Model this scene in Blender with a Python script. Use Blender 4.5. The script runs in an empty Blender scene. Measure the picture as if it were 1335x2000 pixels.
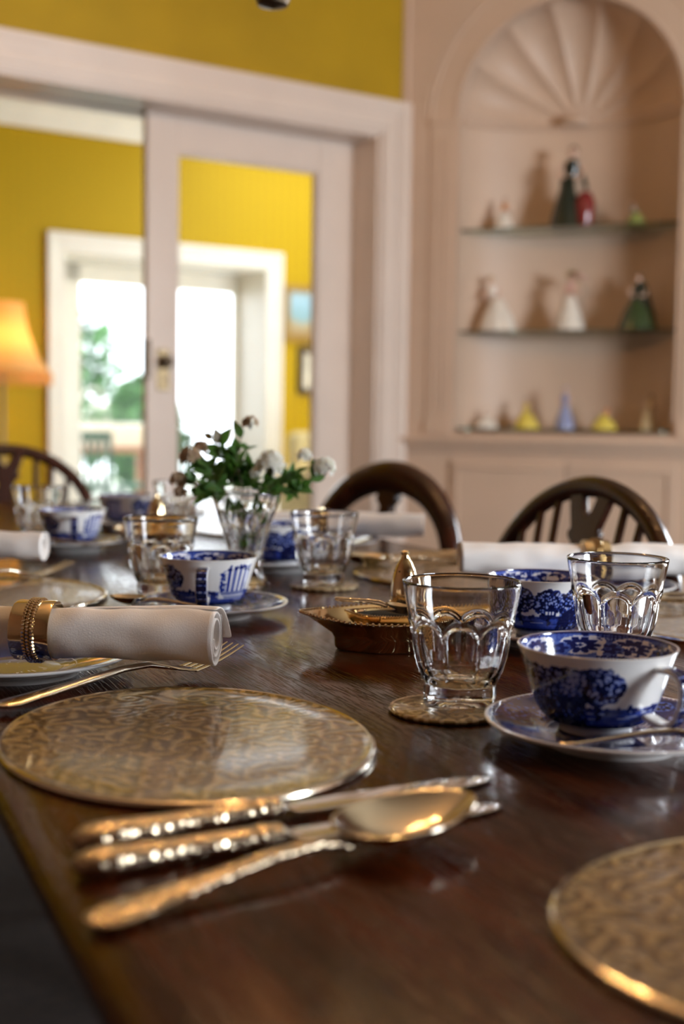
import bpy, math, random
import numpy as np
from mathutils import Vector, Matrix, noise

R = math.radians
sin, cos, pi = math.sin, math.cos, math.pi
sc = bpy.context.scene
col = sc.collection

# ------------------------------------------------------------------ camera
ZT = 0.75                                   # height of the table top
cam_d = bpy.data.cameras.new('camera')
cam = bpy.data.objects.new('camera', cam_d)
col.objects.link(cam)
cam_d.sensor_fit = 'HORIZONTAL'
cam_d.sensor_width = 24.0
cam_d.lens = 24.0 * 2400.0 / 1335.0
cam.location = (0, 0, ZT + 0.222)
_p, _r = 0.075, 0.014
_f = Vector((0, cos(_p), -sin(_p)))
_up0 = Vector((1, 0, 0)).cross(_f)
_rt = Vector((1, 0, 0)) * cos(_r) + _up0 * sin(_r)
_up = Vector((-1, 0, 0)) * sin(_r) + _up0 * cos(_r)
cam.rotation_euler = Matrix(((_rt.x, _up.x, -_f.x), (_rt.y, _up.y, -_f.y), (_rt.z, _up.z, -_f.z))).to_euler()
cam_d.clip_start = 0.02
cam_d.dof.use_dof = True
cam_d.dof.focus_distance = 1.06
cam_d.dof.aperture_fstop = 3.6
cam_d.dof.aperture_blades = 7
sc.camera = cam
sc.cycles.max_bounces = 24
sc.cycles.transmission_bounces = 24
sc.cycles.transparent_max_bounces = 16

# ------------------------------------------------------------------ exposure, world, daylight
sc.view_settings.view_transform = 'Standard'
sc.view_settings.look = 'None'
sc.view_settings.gamma = 1.0
sc.view_settings.use_curve_mapping = False
sc.view_settings.exposure = 0.22
WORLD = 4.0
BULB = 560.0
SIDE = 200.0
SIDE2 = 75.0
w = bpy.data.worlds.new('overcast_sky')
sc.world = w
w.use_nodes = True
bg = w.node_tree.nodes['Background']
bg.inputs[0].default_value = (0.86, 0.93, 1.0, 1)
bg.inputs[1].default_value = WORLD

# wall frames: A = wall with the wide doorway, B = diagonal wall with the niche
AX, AY, AROT = 0.242, 5.2, R(33)
BROT = R(-20)
dA = Vector((cos(AROT), sin(AROT))); nA = Vector((-sin(AROT), cos(AROT)))
dB = Vector((cos(BROT), sin(BROT))); nB = Vector((-sin(BROT), cos(BROT)))
CA = Vector((AX, AY))
def fa(s, t, z=0): p = CA + dA*s + nA*t; return (p.x, p.y, z)
def fb(s, t, z=0): p = CA + dB*s + nB*t; return (p.x, p.y, z)
BW = 1.36                                    # length of the diagonal wall
CR = CA + dB*BW                              # corner with the right wall
def fr(k, t, z=0): p = CR - nA*k + dA*t; return (p.x, p.y, z)   # right wall, t outwards

SK0, SK1, SZ0, SZ1 = 1.15, 2.15, .85, 2.15      # narrower unseen window, added to the right wall for rim light
def portal(name, loc, wx, wy, normal):
    L = bpy.data.lights.new(name, 'AREA'); L.shape = 'RECTANGLE'; L.size = wx; L.size_y = wy
    L.cycles.is_portal = True
    o = bpy.data.objects.new(name, L); col.objects.link(o); o.location = loc
    o.rotation_euler = Vector(normal).to_track_quat('-Z', 'Z').to_euler()
    return o
KB = 5.1                                       # right wall runs KB back from the niche
DN = (CR - CA).dot(nA) - KB                    # back wall, in wall-A depth
WK0, WK1, WZ0, WZ1 = -.75, .72, 0.80, 2.15     # window in the back wall of the dining room
_L = bpy.data.lights.new('window_daylight', 'AREA'); _L.shape = 'RECTANGLE'; _L.size = 1.2; _L.size_y = 1.1; _L.energy = SIDE; _L.color = (.86, .93, 1.0)
_o = bpy.data.objects.new('window_daylight', _L); col.objects.link(_o); _o.location = fa((WK0+WK1)/2, DN-0.28, (WZ0+WZ1)/2)
_o.rotation_euler = Vector((nA.x, nA.y, -.42)).to_track_quat('-Z', 'Z').to_euler()
_L = bpy.data.lights.new('added_rim_light', 'AREA'); _L.shape = 'RECTANGLE'; _L.size = .95; _L.size_y = 1.2; _L.energy = SIDE2; _L.color = (.86, .93, 1.0)  # added light, brightens the right edges of the glasses
_o = bpy.data.objects.new('added_rim_light', _L); col.objects.link(_o); _o.location = fr((SK0+SK1)/2, 0.28, (SZ0+SZ1)/2)
_o.rotation_euler = Vector((-dA.x, -dA.y, -.2)).to_track_quat('-Z', 'Z').to_euler()
portal('daylight_portal', fa(0.95, 4.72, 1.05), 1.7, 2.05, (-nA.x, -nA.y, 0))

# ------------------------------------------------------------------ node helpers
def mat(name):
    m = bpy.data.materials.new(name); m.use_nodes = True
    return m, m.node_tree.nodes, m.node_tree.links, m.node_tree.nodes['Principled BSDF']
def P(b, **k):
    for a, v in k.items():
        b.inputs[{'color': 'Base Color', 'rough': 'Roughness', 'metal': 'Metallic', 'trans': 'Transmission Weight', 'ior': 'IOR',
                  'coat': 'Coat Weight', 'coatr': 'Coat Roughness', 'sheen': 'Sheen Weight', 'spec': 'Specular IOR Level',
                  'ec': 'Emission Color', 'es': 'Emission Strength', 'sss': 'Subsurface Weight'}[a]].default_value = v
def c4(c): return (c[0], c[1], c[2], 1)
def ramp(N, stops):
    r = N.new('ShaderNodeValToRGB'); e = r.color_ramp.elements
    e[0].position, e[0].color = stops[0][0], c4(stops[0][1])
    e[1].position, e[1].color = stops[-1][0], c4(stops[-1][1])
    for p_, c_ in stops[1:-1]:
        x = e.new(p_); x.color = c4(c_)
    return r
def coords(N, L, scale=(1, 1, 1), rot=(0, 0, 0), kind='Object'):
    t = N.new('ShaderNodeTexCoord'); m = N.new('ShaderNodeMapping')
    m.inputs['Scale'].default_value = scale; m.inputs['Rotation'].default_value = rot
    L.new(t.outputs[kind], m.inputs[0]); return m.outputs[0]
def tex(N, L, vec, scale, detail=4, rough=.5, kind='ShaderNodeTexNoise'):
    n = N.new(kind); n.inputs['Scale'].default_value = scale
    if kind == 'ShaderNodeTexNoise':
        n.inputs['Detail'].default_value = detail; n.inputs['Roughness'].default_value = rough
    L.new(vec, n.inputs['Vector']); return n
def bump(N, L, h, b, strength=.3, dist=.001):
    n = N.new('ShaderNodeBump'); n.inputs['Strength'].default_value = strength; n.inputs['Distance'].default_value = dist
    L.new(h, n.inputs['Height']); L.new(n.outputs[0], b.inputs['Normal']); return n

def plain(name, c, rough=.5, var=.06, scale=8, bs=.05, **k):
    """painted / plain surface with a little tonal variation and surface relief"""
    m, N, L, b = mat(name)
    v = coords(N, L); n = tex(N, L, v, scale)
    r = ramp(N, [(.3, [x*(1-var) for x in c]), (.7, [min(1, x*(1+var)) for x in c])])
    L.new(n.outputs['Fac'], r.inputs[0]); L.new(r.outputs[0], b.inputs['Base Color'])
    P(b, rough=rough, **k)
    if bs:
        n2 = tex(N, L, v, scale*12, 3); bump(N, L, n2.outputs['Fac'], b, bs, .002)
    return m
def wood(name, c1, c2, axis=1, scale=1.0, rough=.25, coat=.3, grain=.25, coatr=.1):
    m, N, L, b = mat(name)
    s = [26, 26, 26]; s[axis] = 1.6
    v = coords(N, L, [x*scale for x in s])
    d = tex(N, L, coords(N, L, (3, 3, 3)), 1.2, 2)
    ad = N.new('ShaderNodeMixRGB'); ad.blend_type = 'ADD'; ad.inputs[0].default_value = .8
    L.new(v, ad.inputs[1]); L.new(d.outputs['Color'], ad.inputs[2])
    n = tex(N, L, ad.outputs[0], 1.0, 8, .62)
    mid = [(a*.6+q*.4) for a, q in zip(c1, c2)]
    r = ramp(N, [(.32, c1), (.5, mid), (.72, c2)])
    L.new(n.outputs['Fac'], r.inputs[0]); L.new(r.outputs[0], b.inputs['Base Color'])
    s2 = [420, 420, 420]; s2[axis] = 22
    n2 = tex(N, L, coords(N, L, [x*scale for x in s2]), 1.0, 2, .5)
    r2 = ramp(N, [(.36, (0, 0, 0)), (.5, (1, 1, 1))]); L.new(n2.outputs['Fac'], r2.inputs[0])
    bump(N, L, r2.outputs[0], b, grain, .0006)
    P(b, rough=rough, coat=coat, coatr=coatr, spec=.3)
    return m
def glassy(name, tint=(1, 1, 1), rough=0.0, ior=1.5):
    m, N, L, b = mat(name); P(b, color=c4(tint), rough=rough, trans=1.0, ior=ior)
    return m
def pane_mat(name):
    m, N, L, b = mat(name); N.remove(b)
    o = N['Material Output']; t = N.new('ShaderNodeBsdfTransparent'); g = N.new('ShaderNodeBsdfGlossy'); g.inputs['Roughness'].default_value = 0.02
    f = N.new('ShaderNodeFresnel'); f.inputs[0].default_value = 1.25
    x = N.new('ShaderNodeMixShader'); L.new(f.outputs[0], x.inputs[0]); L.new(t.outputs[0], x.inputs[1]); L.new(g.outputs[0], x.inputs[2]); L.new(x.outputs[0], o.inputs[0])
    return m
def metal(name, c, rough=.15, relief=0, rscale=160, kind='ShaderNodeTexVoronoi'):
    m, N, L, b = mat(name); P(b, color=c4(c), metal=1.0, rough=rough)
    v = coords(N, L); n = tex(N, L, v, 30, 3)
    r = ramp(N, [(.3, (rough*.8,)*3), (.75, (min(1, rough*1.5),)*3)]); L.new(n.outputs['Fac'], r.inputs[0]); L.new(r.outputs[0], b.inputs['Roughness'])
    if relief:
        n2 = tex(N, L, v, rscale, 2, .5, kind); bump(N, L, n2.outputs[0], b, relief, .0015)
    return m

M = {}
M['yellow'] = plain('yellow_wall_paint', (.42, .26, .005), .6, .10, 3, spec=.25)
m, N, L, b = mat('yellow_striped_wallpaper')
v = coords(N, L); wv = N.new('ShaderNodeTexWave'); wv.inputs['Scale'].default_value = 4.5; wv.inputs['Distortion'].default_value = .15; L.new(v, wv.inputs[0])
r_ = ramp(N, [(.2, (.47, .29, .002)), (.8, (.53, .345, .003))]); L.new(wv.outputs[0], r_.inputs[0]); L.new(r_.outputs[0], b.inputs['Base Color']); P(b, rough=.6, spec=.2)
M['wallpaper'] = m
M['trim'] = plain('ivory_gloss_paint', (.78, .66, .57), .32, .03, 5, .02)
M['trim_far'] = plain('cream_gloss_paint', (.92, .87, .74), .4, .03, 5, .02)
M['niche'] = plain('pinkish_cream_paint', (.62, .45, .33), .5, .04, 4, .03)
M['ceiling'] = plain('ceiling_cream', (.50, .42, .30), .8, .03, 4)
M['dark_wall'] = plain('unseen_wall_dark_tone', (.15, .08, .045), .6, .2, 4)  # dark tone made up for the unseen walls, cuts the yellow bounce
M['carpet'] = plain('dark_carpet', (.020, .012, .009), .95, .3, 40, .4)
M['table'] = wood('polished_mahogany', (.011, .0022, .0005), (.105, .0195, .0036), 1, 1, .17, .08, .75, .07)
M['chair'] = wood('chair_mahogany', (.016, .0045, .002), (.060, .015, .006), 2, 1, .25, .5, .15)
M['far_wood'] = wood('garden_hardwood', (.30, .12, .05), (.45, .2, .1), 0, 1, .5, 0, .2)
M['glass'] = glassy('clear_tumbler_glass', (1, 1, 1), 0, 1.5)
M['crystal'] = glassy('cut_crystal', (1, 1, .99), 0, 1.52)
M['shelf_glass'] = glassy('green_edged_shelf_glass', (.55, .72, .60), 0.02, 1.45)
M['pane'] = pane_mat('window_pane_glass')
M['silver'] = metal('old_silver', (.70, .62, .50), .13)
M['silver_relief'] = metal('patterned_silver_handle', (.60, .48, .34), .17, .6, 300)
M['steel'] = metal('polished_steel_blade', (.82, .80, .78), .09)
M['gilt'] = metal('silver_gilt', (.82, .64, .38), .12)
M['gilt_bead'] = metal('gilt_bead', (.86, .70, .45), .10)
M['brass'] = metal('aged_brass', (.34, .25, .14), .35)
M['dark_metal'] = metal('dark_bronze', (.10, .07, .045), .35)
M['liner'] = plain('cobalt_liner', (.004, .006, .02), .1, 0, 8, 0)

# engraved tray metal: scrolls that spiral round scattered centres
def engraved(name, c_lo, c_hi, scale, metalness=.55):
    m, N, L, b = mat(name)
    def MA(op, a=None, b_=None, v1=None):
        n = N.new('ShaderNodeMath'); n.operation = op
        if a is not None: L.new(a, n.inputs[0])
        if b_ is not None: L.new(b_, n.inputs[1])
        elif v1 is not None: n.inputs[1].default_value = v1
        return n.outputs[0]
    v = coords(N, L)
    dn = tex(N, L, v, 14, 2)
    mx = N.new('ShaderNodeMixRGB'); mx.blend_type = 'ADD'; mx.inputs[0].default_value = .012
    L.new(v, mx.inputs[1]); L.new(dn.outputs['Color'], mx.inputs[2])
    vo = N.new('ShaderNodeTexVoronoi'); vo.voronoi_dimensions = '2D'; vo.inputs['Scale'].default_value = scale; vo.inputs['Randomness'].default_value = .75
    L.new(mx.outputs[0], vo.inputs['Vector'])
    sb = N.new('ShaderNodeVectorMath'); sb.operation = 'SUBTRACT'; L.new(mx.outputs[0], sb.inputs[0]); L.new(vo.outputs['Position'], sb.inputs[1])
    sp = N.new('ShaderNodeSeparateXYZ'); L.new(sb.outputs[0], sp.inputs[0])
    ang = MA('ARCTAN2', sp.outputs[1], sp.outputs[0])
    dist = MA('MULTIPLY', vo.outputs['Distance'], None, 26)
    spiral = MA('SINE', MA('ADD', dist, ang))
    petal = MA('SINE', MA('ADD', MA('MULTIPLY', ang, None, 7), MA('MULTIPLY', dist, None, .5)))
    mask = MA('GREATER_THAN', vo.outputs['Distance'], None, .36)
    h = N.new('ShaderNodeMixRGB'); L.new(mask, h.inputs[0]); L.new(spiral, h.inputs[1]); L.new(petal, h.inputs[2])
    fine = tex(N, L, v, 330, 3)
    hh = MA('ADD', h.outputs[0], MA('MULTIPLY', fine.outputs['Fac'], None, .8))
    r1 = ramp(N, [(.0, c_lo), (.22, c_lo), (.42, [x*.82 for x in c_hi]), (1, c_hi)]); L.new(MA('MULTIPLY', hh, None, .6), r1.inputs[0])
    big = tex(N, L, v, 9, 3); r3 = ramp(N, [(.3, (.72, .72, .72)), (.7, (1, 1, 1))]); L.new(big.outputs['Fac'], r3.inputs[0])
    mu = N.new('ShaderNodeMixRGB'); mu.blend_type = 'MULTIPLY'; mu.inputs[0].default_value = 1; L.new(r1.outputs[0], mu.inputs[1]); L.new(r3.outputs[0], mu.inputs[2])
    L.new(mu.outputs[0], b.inputs['Base Color'])
    bump(N, L, hh, b, .35, .0006)
    P(b, metal=metalness, rough=.24, coat=.4, coatr=.06)
    return m
M['tray'] = engraved('engraved_gilt_mat', (.18, .108, .036), (.58, .40, .17), 27)
M['coaster'] = engraved('engraved_gilt_coaster', (.30, .21, .10), (.70, .55, .33), 34)

# white linen
m, N, L, b = mat('white_linen')
v = coords(N, L, (1, 1, 1)); n1 = tex(N, L, v, 900, 2); n0 = tex(N, L, v, 14, 3)
r_ = ramp(N, [(.3, (.90, .83, .78)), (.7, (.95, .90, .86))]); L.new(n0.outputs['Fac'], r_.inputs[0]); L.new(r_.outputs[0], b.inputs['Base Color'])
bump(N, L, n1.outputs['Fac'], b, .35, .0006); P(b, rough=.85, sheen=.25)
M['linen'] = m

# blue and white transfer print: per-vertex "ink" drawn by hand below
m, N, L, b = mat('blue_and_white_china')
a = N.new('ShaderNodeAttribute'); a.attribute_name = 'ink'
v = coords(N, L); fn = tex(N, L, v, 900, 2)
mm = N.new('ShaderNodeMath'); mm.operation = 'MULTIPLY_ADD'; L.new(fn.outputs['Fac'], mm.inputs[0]); mm.inputs[1].default_value = .22; mm.inputs[2].default_value = -.11
ad = N.new('ShaderNodeMath'); ad.operation = 'ADD'; L.new(a.outputs['Fac'], ad.inputs[0]); L.new(mm.outputs[0], ad.inputs[1])
r_ = ramp(N, [(.10, (.86, .84, .82)), (.32, (.13, .22, .62)), (.58, (.022, .045, .30)), (.88, (.004, .006, .045))])
L.new(ad.outputs[0], r_.inputs[0]); L.new(r_.outputs[0], b.inputs['Base Color']); P(b, rough=.12, coat=.6, coatr=.03)
M['china'] = m
M['white_china'] = plain('white_china', (.86, .83, .80), .12, .02, 8, 0, coat=.5)

# ------------------------------------------------------------------ mesh helpers
class MB:
    def __init__(s): s.v = []; s.f = []; s.att = None
    def add(s, vs, fs):
        o = len(s.v); s.v += [tuple(x) for x in vs]; s.f += [tuple(i+o for i in f) for f in fs]; return s
    def box(s, x0, x1, y0, y1, z0, z1):
        return s.add([(x0,y0,z0),(x1,y0,z0),(x1,y1,z0),(x0,y1,z0),(x0,y0,z1),(x1,y0,z1),(x1,y1,z1),(x0,y1,z1)],
                     [(0,3,2,1),(4,5,6,7),(0,1,5,4),(1,2,6,5),(2,3,7,6),(3,0,4,7)])
    def rings(s, rings, closed=True, cap0=False, cap1=False):
        n = len(rings[0]); vs = [p for r in rings for p in r]; fs = []
        for i in range(len(rings)-1):
            for j in range(n if closed else n-1):
                k = (j+1) % n
                fs.append((i*n+j, i*n+k, (i+1)*n+k, (i+1)*n+j))
        if cap0: fs.append(tuple(range(n-1, -1, -1)))
        if cap1: fs.append(tuple((len(rings)-1)*n+j for j in range(n)))
        return s.add(vs, fs)
    def lathe(s, prof, seg=48, cx=0, cy=0, sx=1, sy=1, mod=None):
        rs = []
        for (r, z) in prof:
            rr = max(r, 1e-5)
            rs.append([(cx+sx*(mod(rr, z, 2*pi*j/seg) if mod else rr)*cos(2*pi*j/seg), cy+sy*(mod(rr, z, 2*pi*j/seg) if mod else rr)*sin(2*pi*j/seg), z) for j in range(seg)])
        return s.rings(rs)
    def tube(s, pts, rad, seg=10, caps=True, flat=1.0, up=(0, 0, 1)):
        pts = [Vector(p) for p in pts]; n = len(pts); rs = []
        upv = Vector(up)
        for i, p in enumerate(pts):
            t = (pts[min(i+1, n-1)] - pts[max(i-1, 0)]).normalized()
            a = t.cross(upv)
            if a.length < 1e-4: a = t.cross(Vector((0, 1, 0)))
            a.normalize(); b_ = a.cross(t).normalized()
            r = rad(i/(n-1)) if callable(rad) else rad
            rs.append([tuple(p + a*(r*cos(2*pi*j/seg)) + b_*(r*flat*sin(2*pi*j/seg))) for j in range(seg)])
        return s.rings(rs, True, caps, caps)
    def sphere(s, c, r, seg=12, sz=1.0, sx=1.0, sy=1.0):
        k = max(4, seg//2); rs = []
        for i in range(k+1):
            a = -pi/2 + pi*i/k; q = max(cos(a), 1e-3)
            rs.append([(c[0]+sx*r*q*cos(2*pi*j/seg), c[1]+sy*r*q*sin(2*pi*j/seg), c[2]+sz*r*sin(a)) for j in range(seg)])
        return s.rings(rs, True, True, True)
    def prism(s, poly, z0, z1, axis='z'):
        """extruded outline; axis 'y' puts the outline in x,z"""
        n = len(poly)
        f = (lambda x, y, t: (x, y, t)) if axis == 'z' else (lambda x, y, t: (x, t, y))
        vs = [f(x, y, z0) for x, y in poly] + [f(x, y, z1) for x, y in poly]
        fs = [tuple(range(n)), tuple(range(2*n-1, n-1, -1))] + [(i, i+n, (i+1) % n + n, (i+1) % n) for i in range(n)]
        return s.add(vs, fs)
    def move(s, mtx):
        s.v = [tuple(mtx @ Vector(p)) for p in s.v]; return s
    def build(s, name, material, parent=None, bevel=0, solid=0, subd=0, angle=35, att=None):
        me = bpy.data.meshes.new(name); me.from_pydata(s.v, [], s.f); me.materials.append(material)
        import bmesh
        bm = bmesh.new(); bm.from_mesh(me)
        if att is None: bmesh.ops.remove_doubles(bm, verts=bm.verts, dist=1e-6)
        if not solid and att is None: bmesh.ops.recalc_face_normals(bm, faces=bm.faces)
        bm.to_mesh(me); bm.free()
        me.polygons.foreach_set('use_smooth', [True]*len(me.polygons))
        me.set_sharp_from_angle(angle=R(angle))
        if att is not None:
            A = me.attributes.new('ink', 'FLOAT', 'POINT'); A.data.foreach_set('value', np.asarray(att, dtype=np.float32))
        me.update()
        o = bpy.data.objects.new(name, me); col.objects.link(o)
        if parent is not None: o.parent = parent
        if solid:
            q = o.modifiers.new('thickness', 'SOLIDIFY'); q.thickness = solid; q.offset = 0
        if bevel:
            q = o.modifiers.new('bevel', 'BEVEL'); q.width = bevel; q.segments = 2; q.limit_method = 'ANGLE'
        if subd:
            q = o.modifiers.new('subd', 'SUBSURF'); q.levels = subd; q.render_levels = subd
        return o
def tag(o, label=None, cat=None, group=None, kind=None):
    if label: o['label'] = label
    if cat: o['category'] = cat
    if group: o['group'] = group
    if kind: o['kind'] = kind
    return o
def thing(name, label, cat, loc=(0, 0, 0), rz=0, group=None):
    o = bpy.data.objects.new(name, None); col.objects.link(o); o.empty_display_size = .05
    o.location = loc; o.rotation_euler = (0, 0, rz)
    return tag(o, label, cat, group)
def dup(src, loc, rz, label):
    def cp(o, par):
        c = o.copy(); col.objects.link(c); c.parent = par
        for ch in [x for x in bpy.data.objects if x.parent == o]: cp(ch, c)
        return c
    c = cp(src, None); c.location = loc; c.rotation_euler = (src.rotation_euler[0], src.rotation_euler[1], rz); c['label'] = label
    return c
def place(o, loc, rz):
    o.location = loc; o.rotation_euler = (0, 0, rz)
def structure(name, mb, material, frame=None, parent=None, **k):
    o = mb.build(name, material, parent, **k)
    if parent is None: o['kind'] = 'structure'
    if frame == 'A': o.location = (AX, AY, 0); o.rotation_euler = (0, 0, AROT)
    if frame == 'B': o.location = (AX, AY, 0); o.rotation_euler = (0, 0, BROT)
    if frame == 'R': o.location = (CR.x, CR.y, 0); o.rotation_euler = (0, 0, AROT - pi/2)   # x = along -nA, y = outwards (dA)
    return o
def on_table(x, y, h=0): return (x, y, ZT+h)
def ss(a, b_, x): t = min(1, max(0, (x-a)/(b_-a))); return t*t*(3-2*t)

# ------------------------------------------------------------------ room shell
H = 3.12
SL = -4.3                                      # left end of the doorway wall
OL, OR_, OT = -3.0, -0.135, 2.135              # wide doorway
# dining room wall with the wide opening (thickness split round the sliding-door pocket)
mb = MB()
for t0, t1 in ((0, .165), (.215, .27)):
    mb.box(OR_, .6, t0, t1, 0, H); mb.box(SL, OL, t0, t1, 0, H); mb.box(OL, OR_, t0, t1, OT, H)
structure('wall_front', mb, M['yellow'], 'A')
# jamb lining and soffit lining of the opening
mb = MB(); mb.box(OR_-.012, OR_, -.01, .165, 0, OT); mb.box(OL, OR_-.012, -.01, .165, OT-.012, OT)
mb.box(OR_-.012, OR_, .215, .28, 0, OT); mb.box(OL, OR_-.012, .215, .28, OT-.012, OT); mb.box(OL, OL+.012, -.01, .28, 0, OT)
structure('trim_1', mb, M['trim'], 'A', bevel=.002)
# stepped architrave round the opening
mb = MB()
for i, (w0, w1, d) in enumerate(((0, .135, .018), (.008, .125, .028), (.030, .060, .036), (.078, .118, .036), (.105, .135, .045))):
    a0, a1 = OR_+w0, OR_+w1
    mb.box(a0, a1, -d, 0.001, 0, OT+w1); mb.box(OL-w1, a0, -d, 0.001, OT+w0, OT+w1); mb.box(OL-w1, OL-w0, -d, 0.001, 0, OT+w0)
structure('trim_2', mb, M['trim'], 'A', bevel=.003)
mb = MB(); mb.box(SL, OL-.14, -.02, 0, 0, .16); structure('baseboard_front', mb, M['trim'], 'A', bevel=.004)
# right wall
mb = MB(); mb.box(0, SK0, 0, .22, 0, H); mb.box(SK1, KB, 0, .22, 0, H); mb.box(SK0, SK1, 0, .22, 0, SZ0); mb.box(SK0, SK1, 0, .22, SZ1, H)
structure('wall_right', mb, M['dark_wall'], 'R')
w2 = thing('added_window', None, None, fr(0, 0), AROT-pi/2); w2['kind'] = 'structure'  # unseen window added around the extra rim light
mb = MB()
for z0, z1 in ((SZ0, SZ0+.05), (SZ1-.05, SZ1), (1.5, 1.535)): mb.box(SK0, SK1, .10, .15, z0, z1)
for x in (SK0, SK1-.04): mb.box(x, x+.04, .10, .15, SZ0, SZ1)
mb.build('window_frame', M['trim'], w2, bevel=.004)
MB().box(SK0, SK1, .12, .125, SZ0, SZ1).build('pane', M['pane'], w2)
mb = MB(); mb.box(0, KB, -.02, 0, 0, .16); structure('baseboard_right', mb, M['trim'], 'R', bevel=.004)
# back wall with the daylight window, left wall, floor, ceiling
LA = (CR - CA).dot(dA)
dn = DN
mb = MB(); mb.box(SL-.2, WK0, dn-.2, dn, 0, H); mb.box(WK1, LA+.3, dn-.2, dn, 0, H); mb.box(WK0, WK1, dn-.2, dn, 0, WZ0); mb.box(WK0, WK1, dn-.2, dn, WZ1, H)
structure('wall_back', mb, M['dark_wall'], 'A')
win = thing('window_1', None, None, (AX, AY, 0), AROT); win['kind'] = 'structure'
mb = MB()
for z0, z1 in ((WZ0, WZ0+.05), (WZ1-.05, WZ1)): mb.box(WK0, WK1, dn-.14, dn-.08, z0, z1)
for x in (WK0, (WK0+WK1)/2-.02, WK1-.04): mb.box(x, x+.04, dn-.14, dn-.08, WZ0, WZ1)
mb.build('window_frame', M['trim'], win, bevel=.004)
MB().box(WK0, WK1, dn-.113, dn-.108, WZ0, WZ1).build('pane', M['pane'], win)
MB().box(WK0-.08, WK1+.08, dn-.08, dn+.06, WZ0-.04, WZ0).build('window_sill', M['trim'], win, bevel=.005)
mb = MB(); mb.box(SL-.2, SL, dn, 0, 0, H); structure('wall_left', mb, M['dark_wall'], 'A')
mb = MB(); mb.box(SL-.3, LA+.6, dn-.3, 4.8, -.1, 0); structure('floor', mb, M['carpet'], 'A')
mb = MB(); mb.box(SL-.3, LA+.3, dn-.3, 4.7, H, H+.1); structure('ceiling', mb, M['ceiling'], 'A')

# far sitting room: wall with the french doors
FT = 4.1
FL, FR2, FTOP = .03, 1.66, 2.12
mb = MB(); mb.box(-4.5, FL, FT, FT+.5, 0, H); mb.box(FR2, 3.6, FT, FT+.5, 0, H); mb.box(FL, FR2, FT, FT+.5, FTOP, H)
structure('wall_garden_side', mb, M['wallpaper'], 'A')
mb = MB(); mb.box(3.0, 3.2, .27, FT, 0, H); structure('wall_sitting_room_right', mb, M['wallpaper'], 'A')
mb = MB(); mb.box(-4.5, -4.3, .27, FT, 0, H); structure('wall_sitting_room_left', mb, M['wallpaper'], 'A')
mb = MB(); mb.box(FL-.013, FL, FT-.005, FT+.5, 0, FTOP)
mb = MB(); mb.box(FL, FL+.012, FT-.01, FT+.5, 0, FTOP); mb.box(FR2-.012, FR2, FT-.01, FT+.5, 0, FTOP); mb.box(FL+.012, FR2-.012, FT-.01, FT+.5, FTOP-.012, FTOP)
structure('trim_3', mb, M['trim_far'], 'A', bevel=.002)
mb = MB()
for (w0, w1, d) in ((0, .12, .02), (.07, .11, .035), (.095, .12, .045)):
    mb.box(FR2+w0, FR2+w1, FT-d, FT+.001, 0, FTOP+w1); mb.box(FL-w1, FL-w0, FT-d, FT+.001, 0, FTOP+w1); mb.box(FL-w0, FR2+w0, FT-d, FT+.001, FTOP+w0, FTOP+w1)
structure('trim_4', mb, M['trim_far'], 'A', bevel=.003)
# cornice
mb = MB()
for k, (d, z0) in enumerate(((.04, 2.92), (.08, 2.97), (.15, 3.03), (.20, 3.07))): mb.box(-4.3, 3.0, FT-d, FT, z0, H)
structure('trim_5', mb, M['trim_far'], 'A', bevel=.006)
mb = MB()
for x in (-4.3, 1.8): pass
mb.box(-4.3, FL-.13, FT-.02, FT, 0, .17); mb.box(FR2+.13, 3.0, FT-.02, FT, 0, .17); structure('baseboard_garden_side', mb, M['trim_far'], 'A', bevel=.004)
# french doors, one leaf each side of the meeting stile
d2 = thing('door_2', None, None, fa(0, 0), AROT); d2['kind'] = 'structure'
t0, t1 = FT+.44, FT+.49
def leaf(x0, x1, nm):
    f = MB(); f.box(x0, x0+.27 if nm == 'l' else x0+.045, t0, t1, 0, FTOP-.02); f.box(x1-.045 if nm == 'l' else x1-.05, x1, t0, t1, 0, FTOP-.02)
    f.box(x0, x1, t0, t1, 1.96, FTOP-.02); f.box(x0, x1, t0, t1, 0, .22)
    f.build('door_leaf', M['trim_far'], d2, bevel=.004)
    MB().box(x0+.03, x1-.03, t0+.02, t0+.026, .2, 2.04).build('pane', M['pane'], d2)
leaf(.06, .95, 'l'); leaf(.95, 1.66, 'r')

# sliding glazed door leaf in the doorway
d1 = thing('door_1', None, None, fa(0, 0), AROT); d1['kind'] = 'structure'
x0, x1, t0, t1 = -1.083, -.10, .17, .21
f = MB(); f.box(x0, -.955, t0, t1, .01, 2.13); f.box(-.315, x1, t0, t1, .01, 2.13); f.box(-.955, -.315, t0, t1, 1.993, 2.13); f.box(-.955, -.315, t0, t1, .01, .30)
f.build('door_frame', M['trim'], d1, bevel=.003)
f = MB()
f.box(-.955, -.945, t0+.006, t1-.006, .30, 1.993); f.box(-.325, -.315, t0+.006, t1-.006, .30, 1.993); f.box(-.945, -.325, t0+.006, t1-.006, 1.983, 1.993)
f.build('glazing_bead', M['trim'], d1, bevel=.002)
MB().box(-.95, -.32, t0+.018, t0+.023, .295, 1.988).build('pane', M['pane'], d1)
pl_ = MB().box(-1.042, -.987, t0-.005, t0, 1.075, 1.235).build('lock_plate', M['brass'], d1, bevel=.002)
kb = MB().lathe([(.0001, .05), (.014, .05), (.023, .042), (.025, .032), (.020, .022), (.009, .017), (.008, .004), (.015, .002), (.015, 0)], 20)
kb.move(Matrix.Translation((-1.012, t0-.004, 1.185)) @ Matrix.Rotation(R(90), 4, 'X')); kb.build('door_knob', M['dark_metal'], pl_)
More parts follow.
